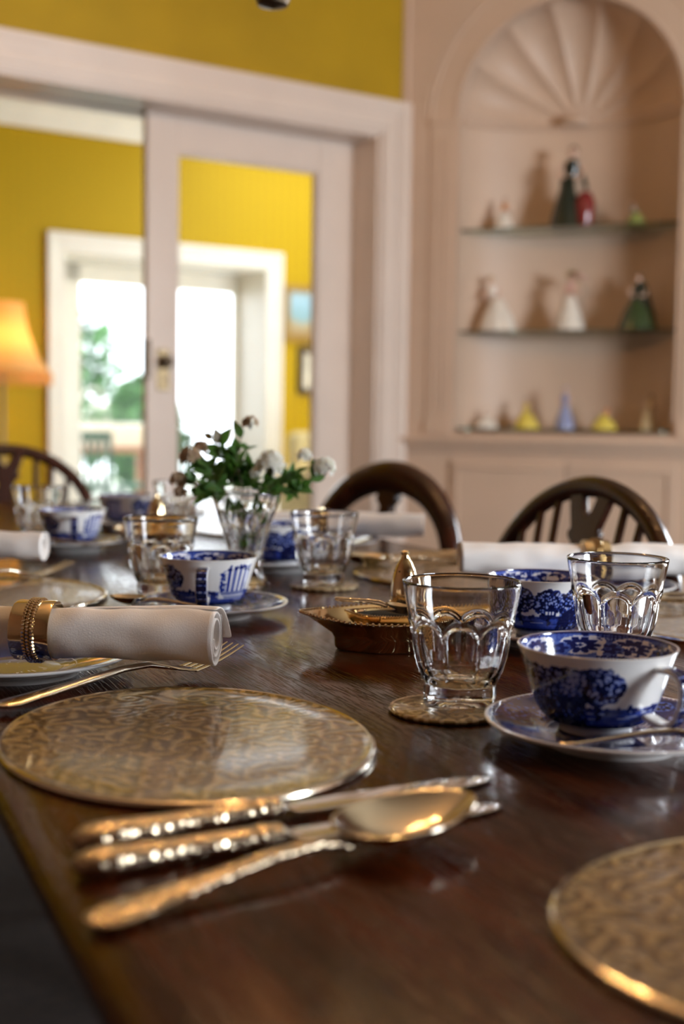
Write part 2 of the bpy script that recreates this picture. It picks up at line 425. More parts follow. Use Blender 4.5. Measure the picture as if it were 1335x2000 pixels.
ky = MB().lathe([(.0001, .006), (.008, .005), (.010, 0)], 12); ky.move(Matrix.Translation((-1.012, t0-.004, 1.115)) @ Matrix.Rotation(R(90), 4, 'X')); ky.build('keyhole_cover', M['dark_metal'], pl_)
MB().box(-1.086, -1.068, t0-.004, .204, 1.12, 1.27).build('edge_pull', M['dark_metal'], d1)

# ------------------------------------------------------------------ niche wall with shell cupboard
cab = thing('alcove_cupboard', 'built-in cream corner cupboard with arched shell-topped niche, glass shelves and panelled doors', 'cupboard', fb(0, 0), BROT)
NC, NR, SP, NB_, FZ = .670, .442, 2.205, .25, .93      # centre, half width, spring height, depth, niche floor
# face with arched opening (front slab)
def arch_face(t_a, t_b):
    nseg = 56
    inn = [(NC+NR, FZ)] + [(NC+NR*cos(pi*i/nseg), SP+NR*sin(pi*i/nseg)) for i in range(nseg+1)] + [(NC-NR, FZ)]
    def outp(x, z):
        if z <= SP: return (BW if x > NC else 0, z)
        dx, dz = x-NC, z-SP; k = min((BW-NC if dx > 0 else NC)/abs(dx) if abs(dx) > 1e-6 else 1e9, (H-SP)/dz if dz > 1e-6 else 1e9); return (NC+dx*k, SP+dz*k)
    out = [outp(*p) for p in inn]
    mb = MB(); n = len(inn)
    for t, in ((t_a,),):
        pass
    vs = [(x, t_a, z) for x, z in inn] + [(x, t_a, z) for x, z in out] + [(x, t_b, z) for x, z in inn]
    fs = [(i, i+1, n+i+1, n+i) for i in range(n-1)] + [(i, 2*n+i, 2*n+i+1, i+1) for i in range(n-1)]
    mb.add(vs, fs)
    # corners above the arch and strip under the opening
    mb.add([(0, t_a, H), (out[1+14][0], t_a, H), (BW, t_a, H)], [])
    return mb, out
mb, out = arch_face(0, .045)
# corner fill triangles between radial outline and slab corners
for k in range(len(out)-1):
    (xa, za), (xb, zb) = out[k], out[k+1]
    if abs(za-H) < 1e-6 and abs(xb-0) < 1e-6 and zb < H-1e-6: mb.add([(xa, 0, za), (0, 0, H), (xb, 0, zb)], [(0, 1, 2)])
    if abs(xa-BW) < 1e-6 and abs(zb-H) < 1e-6 and za < H-1e-6: mb.add([(xa, 0, za), (BW, 0, H), (xb, 0, zb)], [(0, 1, 2)])
mb.box(0, BW, 0, .045, 0, FZ)
mb.build('face_frame', M['niche'], cab, angle=30)
# arch moulding bands, fluted pilaster panels, capitals
mb = MB()
for rr, wd, dd in ((NR+.012, .008, .005), (NR+.118, .008, .004), (NR+.14, .006, .003)):
    rs = []
    for i in range(57):
        a = pi*i/56
        rs.append([(NC+r*cos(a), -d, SP+r*sin(a)) for r, d in ((rr-wd, 0), (rr-wd*.5, dd), (rr+wd*.5, dd), (rr+wd, 0))])
    mb.rings(rs, False)
mb.build('arch_moulding', M['niche'], cab, angle=60)
for sx in (NC-NR-.118, NC+NR+.02):
    mb = MB()
    mb.box(sx, sx+.10, -.007, .001, FZ+.02, SP-.02)
    for q in range(3): mb.tube([(sx+.025+q*.025, -.007, FZ+.08), (sx+.025+q*.025, -.007, SP-.08)], .004, 8)
    mb.box(sx-.006, sx+.106, -.013, .001, SP-.02, SP+.005); mb.box(sx-.006, sx+.106, -.012, .001, FZ-.01, FZ+.05)
    mb.build('pilaster', M['niche'], cab, bevel=.003)
# curved back of the niche
mb = MB(); ns = 48
prof = [(NC+NR*1.0*cos(pi*i/ns), NB_*sin(pi*i/ns)+.04) for i in range(ns+1)]
mb.rings([[(x, t, FZ) for x, t in prof], [(x, t, SP) for x, t in prof]], False)
mb.add([(x, t, FZ) for x, t in prof], [tuple(range(ns+1))])
mb.build('niche_back', M['niche'], cab, angle=60)
mb = MB(); mb.box(NC-NR, NC+NR, 0, .04, FZ-.01, FZ); mb.build('niche_floor', M['niche'], cab)
# scalloped shell hood
mb = MB(); nt, nr_, nf = 252, 22, 15
rs = []
for j in range(nr_+1):
    q = j/nr_; ring = []
    for i in range(nt+1):
        a = pi*i/nt; lobe = abs(sin(nf*a/2 + 0.0))**.8
        if nf % 2: lobe = abs(cos(nf*(a-pi/2)/2))**.8
        rad = NR*q*(1+.045*q*lobe)
        dep = NB_*math.sqrt(max(0, 1-(q*.999)**2)) + .034*lobe*q*(1-.35*q) + .04
        ring.append((NC+rad*cos(a), dep, SP+rad*sin(a)))
    rs.append(ring)
mb.rings(rs, False)
mb.build('shell_hood', M['niche'], cab, angle=80)
mb = MB(); pr = [(NC+(NR-.004)*cos(pi*i/ns), (NB_-.004)*sin(pi*i/ns)+.04) for i in range(ns+1)]
mb.tube([(x, t, SP) for x, t in pr], .010, 8); mb.build('cornice_bead', M['niche'], cab)
mb = MB(); mb.lathe([(.001, .0), (.055, .0), (.06, .012), (.045, .03), (.02, .042), (.001, .045)], 24, NC-.02, NB_+.0, 1, .6); mb.move(Matrix.Translation((0, 0, SP))); mb.build('shell_hub', M['niche'], cab)
# glass shelves with slightly bowed fronts
shelves = (1.762, 1.346, .945)
for z in shelves:
    mb = MB(); pts = [(NC+(NR-.006)*cos(pi*i/ns), (NB_-.008)*sin(pi*i/ns)+.04) for i in range(ns+1)]
    front = [(NC-(NR-.006)+2*(NR-.006)*i/12, .04-.018*sin(pi*i/12)) for i in range(1, 12)]
    mb.prism(pts+front, z-.008, z); mb.build('shelf', M['shelf_glass'], cab, angle=30)
# ledge with moulded underside
mb = MB(); mb.box(-.02, BW+.02, -.05, .0, .885, .905); mb.box(-.01, BW+.01, -.035, .0, .868, .885); mb.box(0, BW, -.018, 0, .845, .868); mb.build('ledge', M['niche'], cab, bevel=.004)
for k, (xa, xb) in enumerate(((.225, .700), (.704, 1.135))):
    mb = MB(); mb.box(xa, xb, -.016, 0, .12, .815); mb2 = MB()
    mb.build('cupboard_door', M['niche'], cab, bevel=.003)
    dr = bpy.data.objects[-1] if False else [x for x in cab.children if x.name.startswith('cupboard_door')][-1]
    q = MB()
    ia, ib = xa+.022 if k == 0 else xa+.0, xb-.0 if k == 0 else xb-.022
    q.box(ia, ib, -.024, -.016, .775, .789); q.box(ia, ib, -.024, -.016, .16, .174)
    if k == 0: q.box(ia, ia+.014, -.024, -.016, .174, .775)
    else: q.box(ib-.014, ib, -.024, -.016, .174, .775)
    q.build('panel_moulding', M['niche'], dr, bevel=.003)
    kn = MB().lathe([(.0001, .03), (.010, .03), (.014, .022), (.010, .012), (.006, .008), (.006, 0)], 16)
    kn.move(Matrix.Translation(((xb-.035) if k == 0 else (xa+.035), -.016, .47)) @ Matrix.Rotation(R(90), 4, 'X')); kn.build('knob', M['brass'], dr)
mb = MB(); mb.box(0, BW, -.02, 0, 0, .12); mb.build('plinth', M['niche'], cab, bevel=.004)
# closed backing behind niche so that no light leaks in
MB().box(-.1, BW+.1, .42, .47, 0, H).build('back_board', M['niche'], cab)
# corner strip where the two walls meet
mb = MB(); mb.box(-.014, .014, -.02, .02, 0.0, H); structure('trim_6', mb, M['niche'], 'B', bevel=.005)

# ------------------------------------------------------------------ figurines
def fmat(name, c, r=.2): return plain(name, c, r, .08, 30, 0, coat=.5)
FM = dict(white=fmat('porcelain_white', (.80, .72, .62)), yellow=fmat('porcelain_yellow', (.75, .58, .10)), blue=fmat('porcelain_lilac_blue', (.30, .33, .52)),
          pink=fmat('porcelain_pink', (.72, .45, .38)), green=fmat('porcelain_green', (.035, .06, .018)), dgreen=fmat('porcelain_dark_green', (.010, .016, .008)),
          orange=fmat('porcelain_orange', (.62, .25, .07)), red=fmat('porcelain_red', (.22, .02, .02)), skin=fmat('porcelain_skin', (.72, .48, .36)),
          hair=fmat('porcelain_brown_hair', (.10, .05, .025)), cream=fmat('porcelain_cream', (.66, .52, .30)), straw=fmat('porcelain_straw', (.55, .38, .12)), sage=fmat('porcelain_sage', (.26, .30, .08)))
def figurine(s, z, h, skirt, torso, label, wide=.42, lean=0, hair='hair', bonnet=None, extra=None, t=.13):
    o = thing('figurine', label, 'figurine', fb(s, t, z), BROT, 'china figurines in the niche')
    hs = .62*h
    fold = lambda r, zz, a: r*(1+.10*(1-zz/hs)*cos(9*a)+.05*cos(4*a+1))
    MB().lathe([(.0001, 0), (wide*.52*h, 0), (wide*.52*h, .01*h), (wide*.50*h, .10*h), (wide*.42*h, .28*h), (wide*.28*h, .46*h), (.085*h, .60*h), (.07*h, hs)], 45, mod=fold).build('skirt', FM[skirt], o, angle=70)
    b_ = MB(); b_.lathe([(.07*h, .60*h), (.065*h, .64*h), (.085*h, .72*h), (.095*h, .78*h), (.07*h, .82*h), (.03*h, .84*h), (.028*h, .87*h)], 20, 0, 0, 1.1, .8)
    b_.move(Matrix.Rotation(lean, 4, 'Y'))
    b_.build('bodice', FM[torso], o)
    a_ = MB()
    for sg in (-1, 1):
        a_.tube([(sg*.085*h, 0, .79*h), (sg*.15*h, -.03*h, .68*h), (sg*.12*h, -.10*h, .60*h), (sg*.04*h, -.13*h, .62*h)], lambda q: .03*h*(1-.4*q), 8)
    a_.move(Matrix.Rotation(lean, 4, 'Y')); a_.build('arms', FM['skin'], o)
    hd = MB(); hd.sphere((0, -.005*h, .92*h), .062*h, 14, 1.2); hd.sphere((0, -.065*h, .915*h), .012*h, 6); hd.move(Matrix.Rotation(lean, 4, 'Y')); hd.build('head', FM['skin'], o)
    hr = MB(); hr.sphere((0, .014*h, .945*h), .066*h, 14, 1.1); hr.sphere((0, .06*h, .95*h), .035*h, 8); hr.move(Matrix.Rotation(lean, 4, 'Y')); hr.build('hair', FM[hair], o)
    if bonnet:
        bo = MB(); bo.lathe([(.0001, .02*h), (.06*h, .015*h), (.115*h, 0), (.12*h, -.008*h), (.06*h, .0)], 20); bo.move(Matrix.Rotation(lean, 4, 'Y') @ Matrix.Translation((0, .02*h, .97*h)) @ Matrix.Rotation(R(-35), 4, 'X')); bo.build('bonnet', FM[bonnet], o)
    if extra: extra(o, h)
    return o
z1, z2, z3 = shelves
def basket_red(o, h):
    q = MB(); q.lathe([(.0001, 0), (.09*h, 0), (.11*h, .12*h), (.13*h, .30*h), (.08*h, .42*h), (.05*h, .44*h), (.0001, .45*h)], 18, .23*h, -.03*h); q.build('jug', FM['red'], o)
    q = MB(); q.tube([(.10*h, 0, .78*h), (.20*h, -.04*h, .62*h), (.24*h, -.04*h, .47*h)], .03*h, 8); q.build('sleeve', FM['dgreen'], o)
figurine(.652, z1, .33, 'dgreen', 'dgreen', 'tall dark green figurine of a woman with a red jug on the top shelf', .36, R(4), 'hair', None, basket_red)
figurine(.39, z1, .135, 'white', 'orange', 'small white and orange figurine at left of the top shelf', .62, R(3))
figurine(.93, z1, .095, 'sage', 'green', 'small squat green figurine at right of the top shelf', .80, R(-8))
figurine(.372, z2, .235, 'white', 'white', 'white ballgown figurine at left of the middle shelf', .62, R(-8), 'straw')
def parasol(o, h):
    q = MB(); q.tube([(.06*h, -.1*h, .60*h), (.17*h, -.02*h, .90*h)], .008*h, 6); q.build('parasol_stick', FM['straw'], o)
    q = MB(); q.lathe([(.0001, .08*h), (.08*h, .06*h), (.15*h, .0), (.14*h, -.005*h)], 18, mod=lambda r, zz, a: r*(1+.04*cos(8*a))); q.move(Matrix.Translation((.17*h, 0, .90*h)) @ Matrix.Rotation(R(25), 4, 'Y')); q.build('parasol', FM['pink'], o)
figurine(.675, z2, .24, 'white', 'pink', 'white and pink figurine with parasol in the middle of the middle shelf', .46, R(2), 'hair', 'cream', parasol)
def cloak(o, h):
    q = MB(); q.lathe([(.26*h, .10*h), (.25*h, .3*h), (.19*h, .5*h), (.14*h, .7*h), (.09*h, .84*h), (.06*h, .88*h)], 24, .04*h, .03*h, 1, .85, mod=lambda r, zz, a: r*(1+.05*cos(7*a))); q.build('cloak', FM['dgreen'], o)
figurine(.948, z2, .225, 'green', 'dgreen', 'figurine in a dark green cloak at right of the middle shelf', .62, R(0), 'hair', None, cloak)
figurine(.334, z3, .085, 'white', 'white', 'small white seated figurine at left of the bottom shelf', 1.15, R(0), 'straw')
figurine(.506, z3, .125, 'yellow', 'yellow', 'yellow gowned figurine second from left on the bottom shelf', .78, R(0), 'hair')
figurine(.667, z3, .172, 'blue', 'blue', 'slim pale blue figurine in the middle of the bottom shelf', .42, R(0), 'blue')
figurine(.825, z3, .105, 'yellow', 'orange', 'small yellow and orange figurine right of the pale blue one', .95, R(10), 'hair')
figurine(1.0, z3, .148, 'cream', 'cream', 'cream figurine at right of the bottom shelf', .40, R(5), 'straw', 'white')

# ------------------------------------------------------------------ far room: lamp, pictures, armchair
lamp = thing('floor_lamp', 'tall lamp with a glowing gold bell shade and fringe beside the garden doors', 'lamp', fa(-.55, 3.62, 0), AROT)
m, N, L, b = mat('glowing_silk_shade')
v = coords(N, L); n = tex(N, L, v, 6, 2)
r_ = ramp(N, [(.3, (.80, .50, .16)), (.7, (.9, .62, .25))]); L.new(n.outputs['Fac'], r_.inputs[0]); L.new(r_.outputs[0], b.inputs['Base Color'])
P(b, rough=.7); b.inputs['Transmission Weight'].default_value = 0
tr = N.new('ShaderNodeBsdfTranslucent'); tr.inputs[0].default_value = (.9, .55, .18, 1)
mx = N.new('ShaderNodeMixShader'); mx.inputs[0].default_value = .5; L.new(b.outputs[0], mx.inputs[1]); L.new(tr.outputs[0], mx.inputs[2]); L.new(mx.outputs[0], N['Material Output'].inputs[0])
M['shade'] = m
MB().lathe([(.0001, 0), (.16, 0), (.16, .02), (.05, .05), (.018, .09), (.015, .5), (.024, .55), (.015, .6), (.013, 1.2), (.03, 1.24), (.012, 1.28), (.012, 1.34)], 24).build('pole', M['brass'], lamp)
sh = MB().lathe([(.135, 1.69), (.142, 1.62), (.158, 1.52), (.185, 1.44), (.225, 1.34), (.30, 1.25)], 60, mod=lambda r, z, a: r*(1+.035*abs(cos(4*a))*(1.7-z)/.45)).build('lamp_shade', M['shade'], lamp)
fg = MB(); 
for i in range(90):
    a = 2*pi*i/90; q = .30*(1+.035*abs(cos(4*a))); fg.tube([(q*cos(a), q*sin(a), 1.25), (q*cos(a)*1.01, q*sin(a)*1.01, 1.17)], .0065, 5)
fg.build('fringe', M['shade'], lamp)
m, N, L, b = mat('lamp_bulb_glow'); P(b, color=(1, .7, .4, 1), ec=(1, .58, .22, 1), es=75); M['bulb_lamp'] = m
MB().sphere((0, 0, 1.42), .035, 10, 1.3).build('bulb', M['bulb_lamp'], lamp)

def picture(s0, s1, z0, z1, fc, pc, label, art):
    o = thing('framed_picture', label, 'picture', fa((s0+s1)/2, FT-.02, (z0+z1)/2), AROT, 'pictures on the sitting room wall')
    wd, ht = (s1-s0)/2, (z1-z0)/2; fw = .045
    f = MB(); f.box(-wd, wd, -.02, .018, ht-fw, ht); f.box(-wd, wd, -.02, .018, -ht, -ht+fw); f.box(-wd, -wd+fw, -.02, .018, -ht+fw, ht-fw); f.box(wd-fw, wd, -.02, .018, -ht+fw, ht-fw); f.build('frame', fc, o, bevel=.006)
    MB().box(-wd+fw-.002, wd-fw+.002, .0, .012, -ht+fw-.002, ht-fw+.002).build('canvas', art, o)
gold = metal('gilt_picture_frame', (.40, .26, .08), .45); blackf = plain('dark_brown_frame', (.06, .035, .02), .35)
m, N, L, b = mat('seascape_paint'); v = coords(N, L); sp = N.new('ShaderNodeSeparateXYZ'); L.new(v, sp.inputs[0]); n = tex(N, L, v, 14, 5)
ma = N.new('ShaderNodeMath'); ma.operation = 'MULTIPLY_ADD'; L.new(sp.outputs[2], ma.inputs[0]); ma.inputs[1].default_value = 2.6; 
m2_ = N.new('ShaderNodeMath'); m2_.operation = 'MULTIPLY_ADD'; L.new(n.outputs['Fac'], m2_.inputs[0]); m2_.inputs[1].default_value = .35; m2_.inputs[2].default_value = .33; L.new(m2_.outputs[0], ma.inputs[2])
r_ = ramp(N, [(.05, (.35, .22, .08)), (.28, (.45, .36, .2)), (.42, (.25, .42, .45)), (.8, (.35, .55, .65)), (1, (.5, .62, .6))]); L.new(ma.outputs[0], r_.inputs[0]); L.new(r_.outputs[0], b.inputs['Base Color']); seascape = m
sketch = plain('pale_sketch_paper', (.78, .72, .55), .7, .25, 9)
picture(1.80, 2.20, 1.575, 2.005, gold, None, 'gilt framed blue seascape on the yellow wall, the upper picture', seascape)
picture(1.935, 2.27, 1.165, 1.535, blackf, None, 'pale sketch in a dark frame hung below the seascape', sketch)
picture(-1.45, -.90, 1.62, 2.30, blackf, None, 'dark framed picture on the yellow wall above the glowing lamp', sketch)

ac = thing('armchair', 'cream and gold armchair by the sitting room wall beyond the glass door', 'armchair', fa(1.95, 3.35, 0), AROT)
cushm = plain('cream_gold_fabric', (.60, .48, .22), .85, .25, 22, .2)
MB().box(-.32, .32, -.32, .30, .22, .46).build('seat', cushm, ac, bevel=.04)
MB().box(-.34, .34, .22, .38, .40, .88).build('backrest', cushm, ac, bevel=.06)
for sg in (-1, 1):
    MB().box(sg*.36-.06, sg*.36+.06, -.32, .36, .22, .62).build('armrest', cushm, ac, bevel=.04)
    for y in (-.27, .30): MB().lathe([(.018, 0), (.026, .12), (.03, .22)], 10, sg*.34, y).build('leg', M['chair'], ac)

# ------------------------------------------------------------------ garden seen through the doors
MB().box(-9, 14, 4.6, 16, -.14, -.04)
g = MB().box(-9, 14, 4.82, 16, -.14, -.03).build('patio', plain('pale_paving', (.50, .50, .42), .9, .2, 3)); structure_loc = (AX, AY, 0); g.location = structure_loc; g.rotation_euler = (0, 0, AROT); g['kind'] = 'structure'
gt = thing('garden_table', 'brown wooden garden table outside the left garden door', 'table', fa(1.25, 6.3, -.03), AROT)
MB().box(-.55, .55, -.4, .4, .68, .72).build('tabletop', M['far_wood'], gt, bevel=.006)
for sx in (-.48, .48):
    for sy in (-.33, .33): MB().box(sx-.035, sx+.035, sy-.035, sy+.035, 0, .68).build('leg', M['far_wood'], gt)
wp = plain('white_glazed_pot', (.85, .85, .82), .4, .03)
pt = thing('planter', 'white oblong planter standing on the brown garden table', 'planter', fa(1.27, 6.25, .692), AROT)
MB().box(-.36, .36, -.12, .12, 0, .22).build('trough', wp, pt, bevel=.02)
leafg = plain('garden_leaf_green', (.10, .26, .07), .6, .5, 6, 0)
def leaf_cloud(mb, n, rad, ctr, size, rng, flat=1.0):
    for _ in range(n):
        while True:
            p = Vector((rng.uniform(-1, 1), rng.uniform(-1, 1), rng.uniform(-1, 1)))
            if .35 < p.length < 1: break
        p = Vector((p.x*rad[0], p.y*rad[1], p.z*rad[2])) + Vector(ctr)
        e = Matrix.Rotation(rng.uniform(0, 6.3), 3, 'Z') @ Matrix.Rotation(rng.uniform(-1, 1), 3, 'X')
        s_ = size*rng.uniform(.6, 1.3)
        pts = [e @ Vector(q)*s_ for q in ((0, -.5, 0), (.28, 0, .06), (0, .5, 0), (-.28, 0, .06))]
        mb.add([tuple(p+q) for q in pts], [(0, 1, 2, 3)])
rng = random.Random(4)
pf = MB(); leaf_cloud(pf, 260, (.34, .12, .12), (0, 0, .26), .06, rng); pf.build('foliage', leafg, pt)
bk = thing('flower_basket', 'round handled basket of white flowers standing above the white planter', 'basket', fa(1.24, 6.6, .692), AROT)
MB().lathe([(.0001, 0), (.10, 0), (.15, .16), (.16, .24), (.15, .24), (.09, .02)], 24).build('basket_bowl', plain('basket_straw', (.7, .62, .45), .8, .2, 60), bk)
MB().tube([(.155*cos(pi*i/16), 0, .24+.30*sin(pi*i/16)) for i in range(17)], .010, 8).build('handle', wp, bk)
q = MB(); leaf_cloud(q, 200, (.17, .15, .13), (0, 0, .30), .06, rng); q.build('foliage', leafg, bk)
q = MB()
for _ in range(26): q.sphere((rng.uniform(-.09, .09), rng.uniform(-.14, -.02), rng.uniform(.26, .42)), .024, 8)
q.build('white_blooms', wp, bk)
chairg = plain('dark_green_paint', (.02, .09, .045), .5, .1)
def garden_chair(s, t, rz, label):
    o = thing('garden_chair', label, 'chair', fa(s, t, -.03), AROT+rz, 'green garden chairs')
    MB().box(-.24, .24, -.22, .22, .40, .44).build('seat', chairg, o, bevel=.01)
    bk_ = MB(); bk_.box(-.24, -.20, .19, .23, .44, .86); bk_.box(.20, .24, .19, .23, .44, .86); bk_.box(-.24, .24, .19, .23, .80, .88)
    for i in range(6): bk_.box(-.17+i*.062, -.14+i*.062, .20, .22, .44, .80)
    bk_.build('backrest', chairg, o, bevel=.006)
    for sx in (-.21, .21):
        for sy in (-.19, .2): MB().box(sx-.02, sx+.02, sy-.02, sy+.02, 0, .40).build('leg', chairg, o)
garden_chair(.62, 5.45, pi, 'green garden chair outside, the nearer one left of the brown garden table')
garden_chair(1.32, 5.42, pi+.3, 'green garden chair outside, standing in front of the brown garden table')
def shrub(s, t, w_, h_, label, seed):
    o = thing('garden_shrub', label, 'shrub', fa(s, t, -.03), 0, 'shrubs in the garden')
    rg = random.Random(seed); q = MB(); leaf_cloud(q, 2600, (w_, w_*.8, h_*.48), (0, 0, h_*.52), .20, rg); q.build('foliage', leafg, o)
    MB().tube([(0, 0, 0), (.03, .02, h_*.3), (0, 0, h_*.6)], lambda k: .06*(1-.5*k), 8).build('trunk', M['far_wood'], o)
shrub(2.6, 11.6, 1.1, 2.6, 'rounded green shrub at the far side of the garden, left of centre', 1)
shrub(2.9, 9.2, .45, 1.5, 'slim green shrub just behind the basket of white flowers', 2)
shrub(.4, 13.6, .9, 1.7, 'green shrub at the far left of the garden view', 3)

# ------------------------------------------------------------------ chandelier over the table
m, N, L, b = mat('candle_bulb_glow'); P(b, color=(1, .7, .4, 1), ec=(1, .54, .20, 1), es=BULB); M['bulb'] = m
ch = thing('chandelier', 'five-armed bronze chandelier hanging over the dining table, only its tip in view', 'chandelier', (-.11, 1.82, 1.560), 0)
MB().lathe([(.0001, 0), (.022, .006), (.028, .022), (.010, .036), (.032, .055), (.045, .085), (.030, .12), (.014, .14), (.012, .30), (.030, .33), (.040, .37), (.014, .42), (.012, .55), (.028, .59), (.012, .63), (.006, .66)], 24).build('stem', M['dark_metal'], ch)
MB().tube([(0, 0, .66), (0, 0, H-1.60)], .005, 8).build('chain', M['dark_metal'], ch)
MB().lathe([(.055, H-1.60), (.05, H-1.62), (.02, H-1.64), (.006, H-1.66)], 20).build('ceiling_rose', M['dark_metal'], ch)
for i in range(5):
    a = 2*pi*i/5+.3
    pts = []
    for k in range(15):
        q = k/14; rr = .03+.21*q; z = .57-.075*sin(pi*q*1.05)+.13*q**3
        pts.append((rr*cos(a), rr*sin(a), z))
    arm = MB().tube(pts, .007, 8).build('arm', M['dark_metal'], ch)
    ex, ey, ez = pts[-1]
    MB().lathe([(.0001, 0), (.012, 0), (.030, .012), (.032, .016), (.014, .018), (.011, .02), (.011, .07), (.0001, .072)], 16, ex, ey).move(Matrix.Translation((0, 0, ez))).build('candle_cup', M['dark_metal'], arm)
    MB().sphere((ex, ey, ez+.098), .017, 8, 1.7).build('candle_bulb', M['bulb'], arm)

# ------------------------------------------------------------------ dining table
TROT = R(24)
tb = thing('dining_table', 'long polished dark mahogany dining table laid for a meal', 'table', (0, 0, 0), TROT)
TX0, TX1, TY0, TY1 = .106, 1.015, .16, 3.22
def rrect(x0, x1, y0, y1, r, n=8):
    out = []
    for cx, cy, a0 in ((x1-r, y0+r, -90), (x1-r, y1-r, 0), (x0+r, y1-r, 90), (x0+r, y0+r, 180)):
        for i in range(n+1): a = R(a0+90*i/n); out.append((cx+r*cos(a), cy+r*sin(a)))
    return out
top = MB()
layers = []
for dz, ins in ((-.028, .012), (-.026, .004), (-.016, 0), (-.007, 0), (-.002, .003), (0, .007)):
    layers.append([(x, y, ZT+dz) for x, y in rrect(TX0+ins, TX1-ins, TY0+ins, TY1-ins, .05)])
top.rings(layers, True, True, True); top.build('tabletop', M['table'], tb, angle=25)
ap = MB(); a0, a1, b0, b1 = TX0+.09, TX1-.09, TY0+.09, TY1-.09
ap.box(a0, a1, b0, b0+.022, ZT-.12, ZT-.028); ap.box(a0, a1, b1-.022, b1, ZT-.12, ZT-.028); ap.box(a0, a0+.022, b0, b1, ZT-.12, ZT-.028); ap.box(a1-.022, a1, b0, b1, ZT-.12, ZT-.028)
ap.build('apron', M['table'], tb)
for lx in (a0+.03, a1-.03):
    for ly in (b0+.03, b1-.03):
        MB().lathe([(.018, 0), (.022, .02), (.018, .05), (.026, .10), (.032, .35), (.040, .52), (.028, .55), (.042, .58), (.036, .62), (.045, ZT-.028)], 20, lx, ly).build('leg', M['table'], tb)

# ------------------------------------------------------------------ chairs
def chair_base(o, mat_):
    MB().prism([(-.20, .02), (-.235, .42), (.235, .42), (.20, .02)], .43, .46).build('seat', mat_, o, bevel=.008)
    for sx in (-1, 1):
        MB().lathe([(.013, 0), (.018, .08), (.024, .20), (.015, .23), (.024, .26), (.026, .40), (.022, .435)], 14, sx*.20, .39).build('leg', mat_, o)
        MB().tube([(sx*.20, -.08, 0), (sx*.185, 0, .22), (sx*.18, .03, .44)], .020, 10).build('leg', mat_, o)
        MB().tube([(sx*.185, .0, .2), (sx*.2, .39, .2)], .011, 8).build('stretcher', mat_, o)
    MB().tube([(-.19, .2, .2), (.19, .2, .2)], .011, 8).build('stretcher', mat_, o)
def wheelback(label, loc, rz):
    o = thing('wheelback_chair', label, 'chair', loc, rz, 'wheelback chairs')
    chair_base(o, M['chair'])
    top_ = .876; a, bb = .236, .200
    def hp(th): # th 0..pi over the arch
        x = a*cos(th); z = top_-bb+bb*sin(th); return x, z
    back = lambda z: .03-(z-.46)*.22
    pts = [(-.17, back(.46), .46), (-.20, back(.55), .55), (-.222, back(.62), .62)] + [(-hp(pi*i/32)[0], back(hp(pi*i/32)[1]), hp(pi*i/32)[1]) for i in range(33)] + [(.222, back(.62), .62), (.20, back(.55), .55), (.17, back(.46), .46)]
    MB().tube(pts, .0165, 12, True, .8, up=(0, 1, 0)).build('hoop', M['chair'], o)
    for x in (-.172, -.128, -.085, .085, .128, .172):
        zt = top_-bb+bb*math.sqrt(1-(x/a)**2)-.008
        s_ = MB(); s_.tube([(x*.62, back(.46), .455), (x*.86, back(.62), .62), (x, back(zt), zt)], lambda k: .0075, 8, True, .7, up=(0, 1, 0)); s_.build('spindle', M['chair'], o)
    # pierced splat: two arms that meet at a waist, a wheel below
    def zt(x): return top_-bb+bb*math.sqrt(1-(x/a)**2)-.006
    half = [(.052, zt(.052)), (.047, .845), (.036, .818), (.034, .812), (.040, .806), (.036, .797), (.026, .790), (.022, .780), (.026, .768), (.040, .758), (.046, .74), (.036, .722), (.024, .70), (.03, .66), (.045, .63), (.045, .58), (.028, .54), (.024, .50), (.032, .458)]
    inner = [(.020, zt(.02)), (.018, .862), (.011, .842), (0, .830)]
    poly_r = [(inner[0])] + [half[0]] + half[1:]
    full = half + [(-x, z) for x, z in reversed(half)] + [(-x, z) for x, z in inner[:-1]] + [inner[-1]] + [(x, z) for x, z in reversed(inner[:-1])]
    sp_ = MB(); sp_.prism(full, -.006, .006, 'y'); sp_.v = [(x, y+back(z), z) for x, y, z in sp_.v]; sp_.build('splat', M['chair'], o, bevel=.002)
    return o
